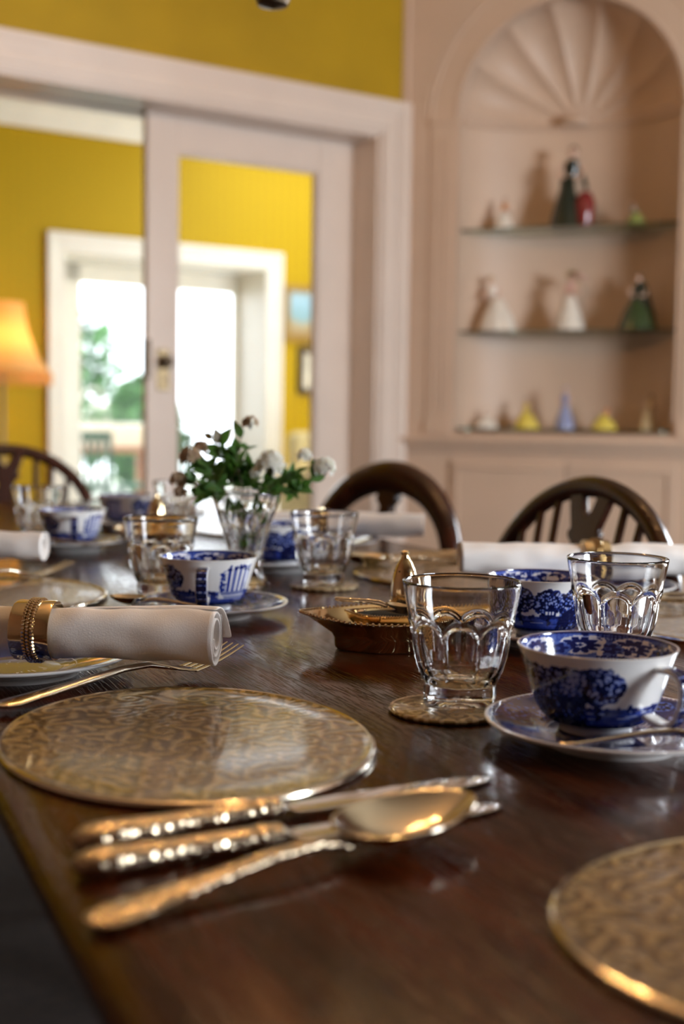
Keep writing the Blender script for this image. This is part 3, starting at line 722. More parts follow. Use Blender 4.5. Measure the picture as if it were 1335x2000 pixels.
def balloon(label, loc, rz):
    o = thing('balloon_back_chair', label, 'chair', loc, rz)
    chair_base(o, M['chair'])
    back = lambda z: .04-(z-.46)*.20
    cz, ax_, az = .672, .200, .183
    rs = []
    n = 72
    for i in range(n):
        th = 2*pi*i/n - pi/2
        k = max(0, sin(th)); wid = .022+.012*k**2; dep = .019+.008*k
        e = 1-.10*max(0, -sin(th))
        cx, cz_ = ax_*cos(th)*e*(1-.12*max(0, -sin(th))), cz+az*sin(th)
        nx, nz = cos(th), sin(th)
        ring = []
        for j in range(14):
            b_ = 2*pi*j/14; u = wid*cos(b_); d = dep*sin(b_)
            ring.append((cx+nx*u, back(cz_)+d, cz_+nz*u))
        rs.append(ring)
    rs.append(rs[0]); MB().rings(rs).build('back_frame', M['chair'], o, angle=70)
    pd = MB(); rg = random.Random(2)
    pd.prism([(-.050, .862), (-.034, .846), (-.038, .834), (-.020, .820), (-.022, .806), (-.006, .788), (0, .776), (.006, .788), (.022, .806), (.020, .820), (.038, .834), (.034, .846), (.050, .862)], -.010, .008, 'y')
    for x, z in ((0, .83), (-.016, .84), (.016, .84), (0, .81), (0, .795)): pd.sphere((x, -.008, z), .011, 8, 1.3, 1, .7)
    pd.v = [(x*.75, y+back(z-.026), z-.026) for x, y, z in pd.v]; pd.build('carved_crest', M['chair'], o, bevel=.002)
    cr = MB(); cr.prism([(-.19, .70), (-.12, .685), (0, .70), (.12, .685), (.19, .70), (.19, .66), (.10, .65), (0, .665), (-.10, .65), (-.19, .66)], -.008, .008, 'y'); cr.v = [(x, y+back(z), z) for x, y, z in cr.v]; cr.move(Matrix.Translation((0, 0, -.06))); cr.build('cross_rail', M['chair'], o, bevel=.002)
    return o
wheelback('dark wheelback chair at the right, its hoop rising above the long rolled napkin', (.325, 1.83, 0), R(114))
wheelback('dark wheelback chair at the far head of the table, cut by the left edge', (-.915, 3.36, 0), R(204))
balloon('dark mahogany balloon-back chair with carved crest behind the far napkin', (.074, 2.535, 0), R(133))

# ------------------------------------------------------------------ tumblers
def tumbler_mesh():
    seg, seg9 = 216, 9
    outer = [(0, .0262), (.0015, .0284), (.010, .0288), (.0145, .0284), (.0168, .0286), (.0185, .0305), (.0215, .0327), (.0267, .0348), (.033, .0366), (.0406, .0380), (.052, .0393), (.0646, .0408), (.075, .0426), (.085, .0445), (.0925, .0458)]
    oz = [p[0] for p in outer]; orr = [p[1] for p in outer]
    zs = [0, .0015, .006, .010, .013, .0145, .016, .0168, .0177, .0185] + list(np.linspace(.020, .072, 44)) + [.076, .081, .086, .090, .0925]
    rs = []
    rs.append([(.001*cos(2*pi*j/seg), .001*sin(2*pi*j/seg), .0045) for j in range(seg)])
    rs.append([(.018*cos(2*pi*j/seg), .018*sin(2*pi*j/seg), .0035) for j in range(seg)])
    rs.append([(.024*cos(2*pi*j/seg), .024*sin(2*pi*j/seg), .0005) for j in range(seg)])
    for z in zs:
        r0 = float(np.interp(z, oz, orr)); ring = []
        for j in range(seg):
            a = 2*pi*j/seg; x = ((a*seg9/(2*pi)) % 1)*2-1
            zt = .0515+.0135*math.sqrt(max(0, 1-x*x*.98))
            k = ss(0, .0022, zt-z)*ss(.0165, .024, z)
            raised = .0007*ss(-.004, 0, zt-z)*(1-ss(0, .0015, zt-z))
            r = r0 - k*(.0007+.0024*(1-x*x)) + raised + .0005*k*ss(.8, 1, abs(x))
            if z < .0168: r = r0 - .0006*ss(.0, .003, z)*(1-x*x)
            ring.append((r*cos(a), r*sin(a), z))
        rs.append(ring)
    for r, z in ((.0460, .0938), (.0458, .0950), (.0450, .0955), (.0442, .0950), (.0438, .0935), (.0428, .088), (.0412, .078), (.0388, .0646), (.0368, .052), (.0345, .0406), (.0322, .032), (.0288, .0245), (.0235, .0185), (.015, .0148), (.006, .0138), (.0004, .0136)):
        rs.append([(r*cos(2*pi*j/seg), r*sin(2*pi*j/seg), z) for j in range(seg)])
    mb = MB(); mb.rings(rs, True, True, True); return mb
tumb = tag(tumbler_mesh().build('tumbler', M['glass'], angle=50), None, 'glass', 'arched clear glass tumblers')
COA = .0044
tum_list = [(.0935, .942, 0, 'large clear tumbler in front, on the gilt coaster beside the nearest cup'),
            (.2535, 1.122, .35, 'clear tumbler behind the nearest cup at the right'),
            (-.0235, 1.622, .2, 'clear tumbler in the middle distance right of the flower vase'),
            (-.222, 1.500, .5, 'clear tumbler standing behind the middle cup, left of the vase'),
            (-.318, 2.36, .1, 'blurred far tumbler between the distant cup and the vase'),
            (-.525, 2.12, .4, 'blurred far tumbler at the left in front of the wheelback chair')]
for i, (x, y, rz, lab) in enumerate(tum_list):
    o = tumb if i == 0 else tumb.copy()
    if i: col.objects.link(o)
    o.location = on_table(x, y, COA); o.rotation_euler = (0, 0, R(-90)-math.atan2(x, y)+pi/9*0+rz*.0+R(20)); o['label'] = lab
# coasters
cm = MB().lathe([(.0001, 0), (.0425, 0), (.0455, .0012), (.0460, .0028), (.0450, .0040), (.0430, .0037), (.0415, .0043), (.0001, .0043)], 64)
coas = tag(cm.build('coaster', M['coaster'], angle=25), None, 'coaster', 'round gilt coasters')
for i, (x, y, lab) in enumerate([(.0835, .927, 'round gilt coaster under the large front tumbler'), (.2535, 1.122, 'gilt coaster under the tumbler behind the nearest cup'),
                                 (-.022, 1.618, 'round gilt coaster under the tumbler right of the flower vase'), (-.222, 1.500, 'gilt coaster under the tumbler behind the middle cup'),
                                 (-.318, 2.36, 'far gilt coaster under the blurred tumbler left of the vase'), (-.525, 2.12, 'far gilt coaster under the leftmost blurred tumbler')]):
    o = coas if i == 0 else coas.copy()
    if i: col.objects.link(o)
    o.location = on_table(x, y); o['label'] = lab

# ------------------------------------------------------------------ blue and white china
rng = np.random.RandomState(11)
class Ink:
    """small drawing board; u wraps around, v runs 0..1"""
    def __init__(s, w_, h_, aspect): s.a = np.zeros((h_, w_)); s.w, s.h, s.asp = w_, h_, aspect; s.U, s.V = np.meshgrid(np.arange(w_)/w_, np.arange(h_)/(h_-1))
    def d(s, u, v):
        du = np.abs(s.U-(u % 1)); du = np.minimum(du, 1-du)*s.asp; return np.sqrt(du**2+(s.V-v)**2)
    def disc(s, u, v, r, val, mode='max'):
        m_ = s.d(u, v) < r
        s.a[m_] = np.maximum(s.a[m_], val) if mode == 'max' else val
    def rect(s, u0, u1, v0, v1, val):
        uu = (s.U-u0) % 1; m_ = (uu < (u1-u0)) & (s.V >= v0) & (s.V <= v1); s.a[m_] = val
    def flower(s, u, v, r, fg, bgv, petals=8):
        du = ((s.U-(u % 1)+.5) % 1-.5)*s.asp; dv = s.V-v; rr = np.sqrt(du**2+dv**2); an = np.arctan2(dv, du)
        s.a[rr < r*1.12] = bgv; s.a[rr < r*(.62+.38*np.abs(np.cos(an*petals/2)))] = fg; s.a[rr < r*.30] = bgv; s.a[rr < r*.14] = fg
    def tree(s, u, v0, top, spread, n, val=.9):
        for k in range(30): s.disc(u+.004*sin(k*.9), v0+(top-v0)*k/30, .035*(1-.5*k/30), .95)
        for _ in range(n):
            a_ = rng.rand()*2*pi; q = rng.rand()**.6
            s.disc(u+q*spread*cos(a_), top+q*.22*sin(a_), .018+.045*rng.rand(), val*(.62+.4*rng.rand()))
        for _ in range(n//3):
            a_ = rng.rand()*2*pi; q = rng.rand()**.6; s.disc(u+q*spread*cos(a_), top+q*.22*sin(a_), .012+.014*rng.rand(), .25, 'set')
    def honey(s, mask, val, lo, k=46):
        x = s.U*s.asp*k; y = s.V*k; t = np.maximum(np.abs(np.sin(x)), np.abs(np.sin(y*.87+np.floor(x/pi)*1.57)))
        s.a[mask] = np.where(t[mask] > .82, val, lo)
CUPH, CW = .056, 620
def cup_outside():
    I = Ink(CW, 96, 6.0)      # v 0 foot .. 1 rim ; u=0 at the handle
    # ground, water and banks
    I.a[(I.V < .10)] = .9
    I.a[(I.V >= .10) & (I.V < .34)] = .55
    for k in range(60):
        u = rng.rand(); v = .12+.2*rng.rand(); I.rect(u, u+.03+.03*rng.rand(), v, v+.012, .12 if k % 2 else .85)
    for k in range(90): I.disc(rng.rand(), .30+.06*rng.rand(), .02+.03*rng.rand(), .8)
    # trees around the body
    for u, tp, sp_, n in ((.86, .64, .055, 260), (.79, .62, .07, 420), (.71, .60, .06, 380), (.65, .66, .04, 200), (.56, .62, .055, 260), (.46, .66, .05, 220), (.38, .60, .05, 200), (.30, .66, .04, 140)):
        I.tree(u, .2, tp, sp_, n, 1.0)
    for _ in range(420): I.disc(.60+.23*rng.rand(), .06+.40*rng.rand(), .02+.045*rng.rand(), .75+.25*rng.rand())
    for _ in range(60): I.disc(.60+.26*rng.rand(), .10+.6*rng.rand(), .012+.012*rng.rand(), .35, 'set')
    # house with lit windows and a big clump
    I.rect(.545, .585, .34, .50, .85)
    for q in (.549, .560, .571): I.rect(q, q+.007, .38, .45, .02)
    # ruins right of the handle: columns, arch, ground steps
    I.rect(.055, .19, .20, .82, .02)
    for q, wq, hq in ((.085, .013, .84), (.108, .012, .86), (.131, .014, .88), (.156, .013, .84), (.176, .010, .80)):
        I.rect(q, q+wq, .34, hq, .62)
        I.rect(q+wq*.45, q+wq*.62, .36, hq-.05, .10)
        I.rect(q-.003, q+wq+.003, hq-.06, hq, .80)
    for k in range(8): I.rect(.058+.004*k, .19, .335-.022*k, .345-.022*k, .75)
    for k in range(60): I.disc(.062+.016*rng.rand(), .36+.42*rng.rand(), .016+.025*rng.rand(), .45+.3*rng.rand())
    for k in range(30): I.disc(.070+.012*rng.rand(), .40+.4*rng.rand(), .013, .05, 'set')
    for k in range(24): I.disc(.09+.10*rng.rand(), .84+.05*rng.rand(), .025, .7)
    I.a[I.V > .925] = 0.0
    return I.a
def cup_inside():
    I = Ink(CW, 40, 6.0)      # v 0 = lower edge of the border, 1 = rim
    I.a[:] = .42
    I.honey(((I.U % .25) < .11), .75, .30, 60)
    I.honey(((I.U % .25) >= .17), .55, .38, 90)
    for k in range(8):
        u = k/8+.02; I.flower(u, .55, .30, .80, .14, 10); I.flower(u+.06, .45, .20, .78, .42, 6); I.flower(u+.095, .7, .16, .75, .10, 6)
    for k in range(40): I.disc(rng.rand(), rng.rand(), .05, .08, 'set'); I.disc(rng.rand(), rng.rand(), .05, .8)
    I.a[I.V < .05] = .9; I.a[I.V > .97] = .85
    return I.a
def samp(img, u, v): h_, w_ = img.shape; return float(img[min(h_-1, max(0, int(v*(h_-1)+.5))), int(u*w_) % w_])
CO, CI = cup_outside(), cup_inside()
cup_prof = [(.0225, .0), (.0245, .0005), (.0245, .004), (.0265, .0055), (.0330, .0085), (.0375, .013), (.0405, .0185), (.0435, .027), (.0465, .037), (.0495, .047), (.0520, .0545), (.0530, .0568)]
cz_ = [p[1] for p in cup_prof]; cr_ = [p[0] for p in cup_prof]
mb = MB(); rs = []; ink = []
seg = CW//2*2
seg = 480
def ring(r, z): return [(r*cos(2*pi*j/seg), r*sin(2*pi*j/seg), z) for j in range(seg)]
rs.append(ring(.0003, .003)); ink += [0]*seg; rs.append(ring(.0215, .003)); ink += [0]*seg
for (r, z) in cup_prof[:4]: rs.append(ring(r, z)); ink += [0]*seg
for k in range(78):
    z = .0058+(.0568-.0058)*k/77; r = float(np.interp(z, cz_, cr_)); rs.append(ring(r, z)); ink += [samp(CO, j/seg, k/77) for j in range(seg)]
for r, z in ((.0532, .0575), (.0526, .0578)): rs.append(ring(r, z)); ink += [0.0]*seg
for k in range(32):
    z = .0572-(.0572-.038)*k/31; r = float(np.interp(z, cz_, cr_))-.0022; rs.append(ring(r, z)); ink += [samp(CI, j/seg, 1-k/31) for j in range(seg)]
for z in (.034, .028, .020, .014, .010): rs.append(ring(float(np.interp(z, cz_, cr_))-.0025, z)); ink += [0]*seg
rs.append(ring(.018, .0075)); rs.append(ring(.0004, .007)); ink += [0]*(2*seg)
mb.rings(rs)
cup = thing('teacup', '', 'cup', group='blue and white teacups')
mb.build('bowl', M['china'], cup, att=ink, angle=60)
# handle: flat broad strap, printed on its outer face
path = [(.047, .0485), (.056, .0492), (.0645, .0478), (.0690, .043), (.0700, .036), (.0690, .028), (.0660, .020), (.060, .0145), (.052, .0140), (.0425, .0170)]
dense = []
for i in range(len(path)-1):
    p0 = Vector(path[max(i-1, 0)]); p1 = Vector(path[i]); p2 = Vector(path[i+1]); p3 = Vector(path[min(i+2, len(path)-1)])
    for k in range(10):
        t = k/10; dense.append(.5*((2*p1)+(-p0+p2)*t+(2*p0-5*p1+4*p2-p3)*t*t+(-p0+3*p1-3*p2+p3)*t**3))
dense.append(Vector(path[-1]))
rs = []; ink = []; ns_ = 28
for i, p in enumerate(dense):
    t = (dense[min(i+1, len(dense)-1)]-dense[max(i-1, 0)]).normalized(); nrm = Vector((t.y, -t.x)) ; nrm = -nrm if nrm.x < 0 and abs(nrm.x) > abs(nrm.y) else nrm
    nrm = Vector((t[1], -t[0])); 
    if (p-Vector((.05, .032))).dot(nrm) < 0: nrm = -nrm
    ring_ = []
    for j in range(ns_):
        a = 2*pi*j/ns_; wy = .0062*(abs(cos(a))**.6)*(1 if cos(a) > 0 else -1); wn = .0022*(abs(sin(a))**.7)*(1 if sin(a) > 0 else -1)
        q = p+nrm*wn; ring_.append((q.x, wy, q.y))
        s_ = i/len(dense); outside = sin(a) > .25 and abs(cos(a)) < .86
        pat = .9 if (abs(sin(s_*34)) > .25 and .12 < s_ < .88) else .15
        ink.append((pat if (j % 3) else .9) if outside and .1 < s_ < .9 else 0)
    rs.append(ring_)
MB().rings(rs, True, True, True).build('handle', M['china'], cup, att=ink, angle=60)
# saucers and side plates: printed rim and well
def plate_ink():
    w_, h_ = 480, 110; I = Ink(w_, h_, 5.0)
    I.a[:] = .74
    I.honey(((I.U % .2) < .08) & (I.V > .52), .88, .45, 50)
    for k in range(10):
        I.flower(k/10+.03, .80, .085, .88, .35, 8); I.flower(k/10+.08, .66, .06, .25, .85, 6)
    for _ in range(260): I.disc(rng.rand(), .55+.42*rng.rand(), .008+.018*rng.rand(), .95 if rng.rand() < .6 else .3, 'set')
    for _ in range(160):
        I.disc(rng.rand(), .18+.30*rng.rand(), .010+.03*rng.rand(), .95 if rng.rand() < .72 else .12, 'set')
    for k in range(5):
        u = k/5+.1; I.rect(u, u+.07, .40, .50, .06)
        for q in range(5): I.rect(u+.006+q*.012, u+.011+q*.012, .41, .49, .9)
    I.a[I.V < .10] = .75
    I.a[(I.V > .510) & (I.V < .522)] = .05; I.a[(I.V > .535) & (I.V < .55)] = .9
    I.a[I.V > .955] = .95
    m_ = (I.V > .965) & ((I.U*150 % 1) < .4); I.a[m_] = .1
    I.a[I.V > .985] = 0
    return I.a
PI_ = plate_ink()
def plate(name, RAD, HT, label, cat, group):
    prof = [(.0004, .006), (.30*RAD, .0058), (.38*RAD, .0056), (.46*RAD, .0068), (.60*RAD, .0105), (.78*RAD, HT*.78), (.92*RAD, HT*.96), (.985*RAD, HT)]
    px = [p[0] for p in prof]; pz = [p[1] for p in prof]
    rs = []; ink = []; sg = 400; n = 100
    for k in range(n):
        r = .0004+(.985*RAD-.0004)*k/(n-1); z = float(np.interp(r, px, pz)); rs.append([(r*cos(2*pi*j/sg), r*sin(2*pi*j/sg), z) for j in range(sg)])
        ink += [samp(PI_, j/sg, k/(n-1)) for j in range(sg)]
    for r, z in ((1.0*RAD, HT-.0002), (1.002*RAD, HT-.0012), (.985*RAD, HT-.0028), (.80*RAD, HT*.78-.0032), (.62*RAD, .0068), (.55*RAD, .004), (.53*RAD, 0), (.50*RAD, 0), (.49*RAD, .003), (.0004, .003)):
        rs.append([(r*cos(2*pi*j/sg), r*sin(2*pi*j/sg), z) for j in range(sg)]); ink += [0]*sg
    o = MB().rings(rs).build(name, M['china'], att=ink, angle=60)
    return tag(o, label, cat, group)
sauc = plate('saucer', .0885, .0175, '', 'saucer', 'blue and white saucers')
tsp = None
sets = [  # saucer x, y, cup offset x, y, handle angle, words
    (.186, .842, -.003, .014, R(-50), 'nearest blue and white teacup at the right edge of the photo', 'nearest blue and white saucer, under the teacup cut by the right edge'),
    (-.148, 1.372, -.002, .012, R(-90), 'blue and white teacup in the middle, its handle towards us', 'blue and white saucer under the middle teacup, a teaspoon across its front'),
    (.205, 1.235, 0, .010, R(68), 'blue and white teacup half hidden behind the large front tumbler', 'blue and white saucer behind the large front tumbler'),
    (-.092, 1.81, .0, .012, R(60), 'blurred blue and white teacup behind the flower vase', 'blurred saucer behind the flower vase'),
    (-.450, 2.035, 0, .010, R(-75), 'blurred blue and white teacup at the left before the wheelback chair', 'blurred saucer at the left before the wheelback chair'),
    (-.432, 2.44, 0, .010, R(200), 'farthest blurred dark blue teacup, in line with the sliding door edge', 'farthest blurred saucer, in line with the sliding door edge')]
for i, (x, y, ox, oy, ha, lc, ls) in enumerate(sets):
    if i == 0: x, ox = x+.004, ox-.006
    if i == 0: s_, c_ = sauc, cup
    else:
        s_ = sauc.copy(); col.objects.link(s_); c_ = dup(cup, (0, 0, 0), 0, lc)
    s_['label'] = ls; c_['label'] = lc
    s_.location = on_table(x, y); s_.rotation_euler = (0, 0, R(40)*i)
    place(c_, on_table(x+ox, y+oy, .0062), ha); c_.scale = (1.05,)*3
sp_ = plate('side_plate', .095, .019, '', 'plate', 'blue and white side plates')
for i, (x, y, lab) in enumerate([(-.276, 1.045, 'blue and white side plate under the near rolled napkin at the left'), (-.60, 1.76, 'blue and white side plate under the second napkin at the left edge'),
                                 (.335, 1.57, 'blue and white side plate under the long napkin at the right'), (-.03, 2.10, 'side plate under the far napkin before the balloon-back chair')]):
    o = sp_ if i == 0 else sp_.copy()
    if i: col.objects.link(o)
    o.location = on_table(x, y); o.rotation_euler = (0, 0, i*1.1+.4); o['label'] = lab

# ------------------------------------------------------------------ place mats
def oval_mat(a, b_):
    n = 128; rs = []
    for k, z in ((.0005, .0042), (.25, .0042), (.5, .0042), (.75, .0042), (.94, .0042), (.965, .0046), (.985, .0052), (.997, .0046), (1.0, .0030), (.998, .0012), (.985, 0), (.0005, 0)):
        rs.append([((a*k)*cos(2*pi*j/n), (b_*k)*sin(2*pi*j/n), z) for j in range(n)])
    return MB().rings(rs)
MH = R(90+18)
pm = thing('place_mat', '', 'place mat', group='oval engraved gilt place mats')
oval_mat(.1525, .1245).build('mat_face', M['tray'], pm, angle=25)
rim = MB(); n = 128
rs = []
for j in range(n+1):
    a = 2*pi*j/n; cx, cy = .152*cos(a), .124*sin(a); nx, ny = cos(a)/.149, sin(a)/.121; l = math.hypot(nx, ny); nx /= l; ny /= l
    rs.append([(cx+nx*.0026*cos(2*pi*k/8), cy+ny*.0026*cos(2*pi*k/8), .0030+.0027*sin(2*pi*k/8)) for k in range(8)])
rim.rings(rs).build('rim', M['silver'], pm)
pm.children[0]['label'] = 'engraved gilt face'
for i, (x, y, a, lab) in enumerate([(-.104, .829, MH, 'large oval engraved gilt place mat nearest, in front of the rolled napkin'),
        (.243, .522, R(5), 'oval place mat cut by the lower right corner of the photo'),
        (-.41, 1.49, MH, 'oval gilt place mat at the left, just beyond the near napkin'),
        (.142, 1.755, MH, 'oval place mat behind the salt tray, before the balloon-back chair'),
        (.418, 1.345, MH, 'oval place mat at the right edge beyond the second tumbler'),
        (-.175, 2.42, MH, 'far oval place mat shining white behind the flower vase'),
        (-.70, 2.16, MH, 'far oval place mat cut by the left edge'),
        (-.47, 2.90, R(24), 'oval place mat before the wheelback chair at the far head of the table')]):
    if i == 0: place(pm, on_table(x, y), a); pm['label'] = lab
    else: dup(pm, on_table(x, y), a, lab).scale = (.97, .97, 1)

# ------------------------------------------------------------------ cutlery (local x runs from handle end to tip)
def loft(stations, ns=14, p=.8):
    rs = []
    for (x, z, hw, ht) in stations:
        rs.append([(x, hw*(abs(cos(2*pi*j/ns))**p)*(1 if cos(2*pi*j/ns) >= 0 else -1), z+ht*(abs(sin(2*pi*j/ns))**p)*(1 if sin(2*pi*j/ns) >= 0 else -1)) for j in range(ns)])
    return MB().rings(rs, True, True, True)
def interp(st, n):
    xs = [s_[0] for s_ in st]; X = np.linspace(xs[0], xs[-1], n)
    return [(float(x), *[float(np.interp(x, xs, [s_[k] for s_ in st])) for k in (1, 2, 3)]) for x in X]
def knife(label):
    o = thing('table_knife', label, 'knife', group='silver handled table knives')
    st = [(0, .0075, .0035, .003), (.003, .0075, .0075, .0052), (.010, .0078, .0108, .0066), (.020, .0078, .0112, .0070), (.035, .0075, .0095, .0064), (.06, .0072, .0082, .0058), (.095, .0070, .0080, .0056), (.108, .0070, .0092, .0062), (.113, .007, .0075, .0055), (.116, .0068, .0085, .0060), (.119, .0066, .0060, .0042)]
    loft(interp(st, 70)).build('handle', M['silver_relief'], o, angle=60)
    bl = [(.117, .0066, .0055, .0035), (.121, .0060, .0050, .0022), (.126, .0055, .0085, .0010), (.14, .0050, .0102, .0009), (.20, .0038, .0108, .0008), (.235, .0030, .0105, .0007), (.252, .0026, .0085, .0006), (.262, .0024, .0055, .0005), (.267, .0022, .0012, .0004)]
    loft(interp(bl, 80), 16, 1.0).build('blade', M['steel'], o, angle=60)
    return o
def spoon(name, Lh, label, cat, group, k=1.0, hl=1.0, bl=.070, bw=.0225):
    o = thing(name, label, cat, group=group)
    st = [(0, .004*k, .004*k, .0012), (.004*k, .004*k, .0085*k, .0018), (.014*k, .0045*k, .0115*k, .0022), (.03*k, .0055*k, .0095*k, .0022), (.06*k, .008*k, .0060*k, .0022), (.10*k, .012*k, .0042*k, .0023), (.130*k, .0125*k, .0036*k, .0026), (.145*k, .0095*k, .0042*k, .0024), (.152*k, .008*k, .006*k, .0016)]
    st = [(x_*hl, z_, w_, t_) for x_, z_, w_, t_ in st]
    loft(interp(st, 60)).build('handle', M['silver_relief'] if k > .8 else M['silver'], o, angle=60)
    q = MB(); nu, nv = 26, 32; vs = []; fs = []
    L0, Lb = .146*k*hl, bl*k
    rs = []
    for i in range(nu+1):
        rr = i/nu; r_ = []
        for j in range(nv):
            a = 2*pi*j/nv; e = cos(a)
            wid = bw*k*(1-.16*e)
            x = L0+Lb/2+Lb/2*rr*e; y = wid*rr*sin(a)
            z = .0015+.0135*k*rr**2.2 + (.005 if k > 1 else .0)*(1+e*rr)/2
            r_.append((x, y, z))
        rs.append(r_)
    q.rings(rs, True, False, False).build('spoon_bowl', M['silver'], o, solid=.0011*k, angle=60)
    return o
def fork(label):
    o = thing('table_fork', label, 'fork', group='silver table forks')
    st = [(0, .003, .004, .0012), (.004, .003, .0085, .0018), (.014, .0035, .0110, .0022), (.03, .005, .0090, .0022), (.07, .009, .0055, .0022), (.11, .0135, .0038, .0024), (.135, .0135, .0034, .0024), (.150, .0100, .0050, .0020), (.158, .0080, .0095, .0016), (.170, .0055, .0118, .0013), (.178, .0048, .0122, .0012)]
    loft(interp(st, 80), 14).build('handle', M['silver'], o, angle=60)
    for i in range(4):
        y = -.0102+i*.0068
        pts = [(.174+.0065*k, y*(1-.0*k/8), .0046+.0008*k-.0*k+.00012*k*k) for k in range(9)]
        MB().tube(pts, lambda q: .0020*(1-.55*q), 8, True, .6).build('tine', M['silver'], o)
    return o
def lay(o, p0, p1, h=.0, tilt=0):
    a = math.atan2(p1[1]-p0[1], p1[0]-p0[0]); o.location = on_table(p0[0], p0[1], h); o.rotation_euler = (0, -tilt, a); return o
k1 = knife('silver handled table knife lying nearest the gilt mat'); lay(k1, (-.133, .6075), (.095, .748))
k2 = dup(k1, (0, 0, 0), 0, 'second silver handled knife, between the first knife and the tablespoon'); lay(k2, (-.126, .574), (.095, .694)); k2.scale = (.94,)*3
ts_ = spoon('tablespoon', .2, 'silver tablespoon lying nearest us, gilt reflections in its bowl', 'spoon', 'silver spoons', 1.1, .87, .080, .0265); lay(ts_, (-.108, .514), (.062, .648))
k3 = dup(k1, (0, 0, 0), 0, 'far blurred knife lying before the balloon-back chair, handle to the right'); lay(k3, (.195, 1.935), (-.03, 1.905))
k4 = dup(k1, (0, 0, 0), 0, 'second far blurred knife just behind the far place mat'); lay(k4, (.215, 1.99), (-.02, 1.955))
ts2 = dup(ts_, (0, 0, 0), 0, 'far blurred spoon between the tumbler and the far place mat'); lay(ts2, (.215, 1.895), (.0, 1.845))
fk = fork('silver fork leaning beside the nearest mat, tines towards the middle of the table'); lay(fk, (-.254, .893), (-.090, 1.072), .0045)
fk.scale = (1.06,)*3
f2 = dup(fk, (0, 0, 0), 0, "blurred silver fork below the second napkin at the left edge"); lay(f2, (-.545, 1.53), (-.385, 1.69), .001)
f3 = dup(fk, (0, 0, 0), 0, 'silver fork at the right edge beyond the second tumbler'); lay(f3, (.52, 1.475), (.33, 1.44))
f4 = dup(fk, (0, 0, 0), 0, 'second silver fork at the right edge, behind the first'); lay(f4, (.54, 1.52), (.35, 1.485))
s1 = spoon('teaspoon', .14, 'silver teaspoon lying on the nearest saucer', 'spoon', 'silver teaspoons', .62)
lay(s1, (.142, .782), (.265, .805), .0125)
s1.rotation_euler[0] = 0
s2 = dup(s1, (0, 0, 0), 0, 'silver teaspoon lying across the front of the middle saucer'); lay(s2, (-.128, 1.305), (-.248, 1.345), .0155)
s3 = dup(s1, (0, 0, 0), 0, 'blurred teaspoon on the saucer before the left wheelback chair'); lay(s3, (-.40, 1.955), (-.52, 1.985), .0155)

# ------------------------------------------------------------------ rolled napkins with rings
def napkin(name_label, rad, length, ringpos, group='rolled white linen napkins', seed=1, flap=True):
    o = thing('rolled_napkin', name_label, 'napkin', group=group)
    turns = 2.6; nsp = 96; pts = []
    for i in range(nsp+1):
        q = i/nsp; a = -2*pi*turns*(1-q); r = rad*(.38+.60*q)
        pts.append((r*cos(a+R(40)), r*sin(a+R(40))))
    if flap:
        dx, dz = pts[-1]; tx, tz = -sin(R(40)), cos(R(40))
        pts = pts[:]   # outer edge leaves the roll and hangs down behind
        pts += [(dx*1.02+.0*k, dz) for k in ()]
        last = Vector(pts[-1]); 
        hang = [(.030, -.004), (.035, -.012), (.037, -.020)]
    rs = []; nl = 90
    for k in range(nl+1):
        x = -length/2+length*k/nl; ringk = []
        pinch = 1-.16*math.exp(-((x-ringpos)/.030)**2)
        for i, (py, pz) in enumerate(pts):
            q = i/len(pts)
            nz = noise.noise(Vector((x*30+seed*7, py*60, pz*60)))*.0034 + noise.noise(Vector((x*11+seed*3, q*3, 2.2)))*.0030
            rr = math.hypot(py, pz); fct = (rr*pinch+nz*q)/rr
            ringk.append((x, py*fct, pz*fct+noise.noise(Vector((x*7, seed, 0)))*.001))
        rs.append(ringk)
    MB().rings(rs, False).build('roll', M['linen'], o, solid=.0016, subd=0, angle=80)
    if flap:
        rs = []
        fp = [(0, .86), (.30, .90), (.60, .80), (.84, .58), (.99, .28), (1.04, 0), (1.02, -.22)]
        for k in range(nl+1):
            x = -length/2+length*k/nl
            if x < ringpos+.028 : continue
            g = ss(ringpos+.028, ringpos+.12, x)
            rs.append([(x+.0013*i_*g, rad*1.02*(py*g+(1-g)*.78*sin(i_*.3)), rad*1.0*(pz*g+(1-g)*.78*cos(i_*.3))+noise.noise(Vector((x*20, i_*.4, 5)))*.0012) for i_, (py, pz) in enumerate(fp)])
        fpm = MB().rings(rs, False); fpm.build('loose_edge', M['linen'], o, solid=.0022, subd=2, angle=80)
    b_ = MB(); rr = rad*.93; hw = .0165
    rs = []
    for (dx, dr) in ((-hw, 0), (-hw, .0012), (-hw+.002, .0018), (0, .0014), (hw-.002, .0018), (hw, .0012), (hw, 0)):
        rs.append([(ringpos+dx, (rr+dr)*cos(2*pi*j/64), (rr+dr)*sin(2*pi*j/64)) for j in range(64)])
    rs.append(rs[0])
    band = b_.rings(rs).build('napkin_ring', M['gilt'], o, angle=40)
    bd = MB()
    for j in range(52):
        for q, off in ((-.0036, 0), (0, .5), (.0036, 0)):
            a = 2*pi*(j+off)/52; bd.sphere((ringpos+q, (rr+.0022)*cos(a), (rr+.0022)*sin(a)), .0019, 6)
    bd.build('beaded_braid', M['gilt_bead'], band)
    return o
n1_ = napkin('near rolled white napkin with beaded gilt ring on the side plate at the left', .0250, .345, .022, seed=1)
n1_.location = (-.272, 1.008, ZT+.0205+.0245); n1_.rotation_euler = (0, R(0), R(-6))
n2_ = napkin('second rolled white napkin, blurred at the left edge', .0225, .30, 0, seed=2, flap=False)
n2_.location = (-.56, 1.70, ZT+.020+.0232); n2_.rotation_euler = (0, 0, R(-4))
n3_ = napkin('long rolled white napkin with gilt ring at the right, before the wheelback chair', .0245, .36, 0, seed=3, flap=False)
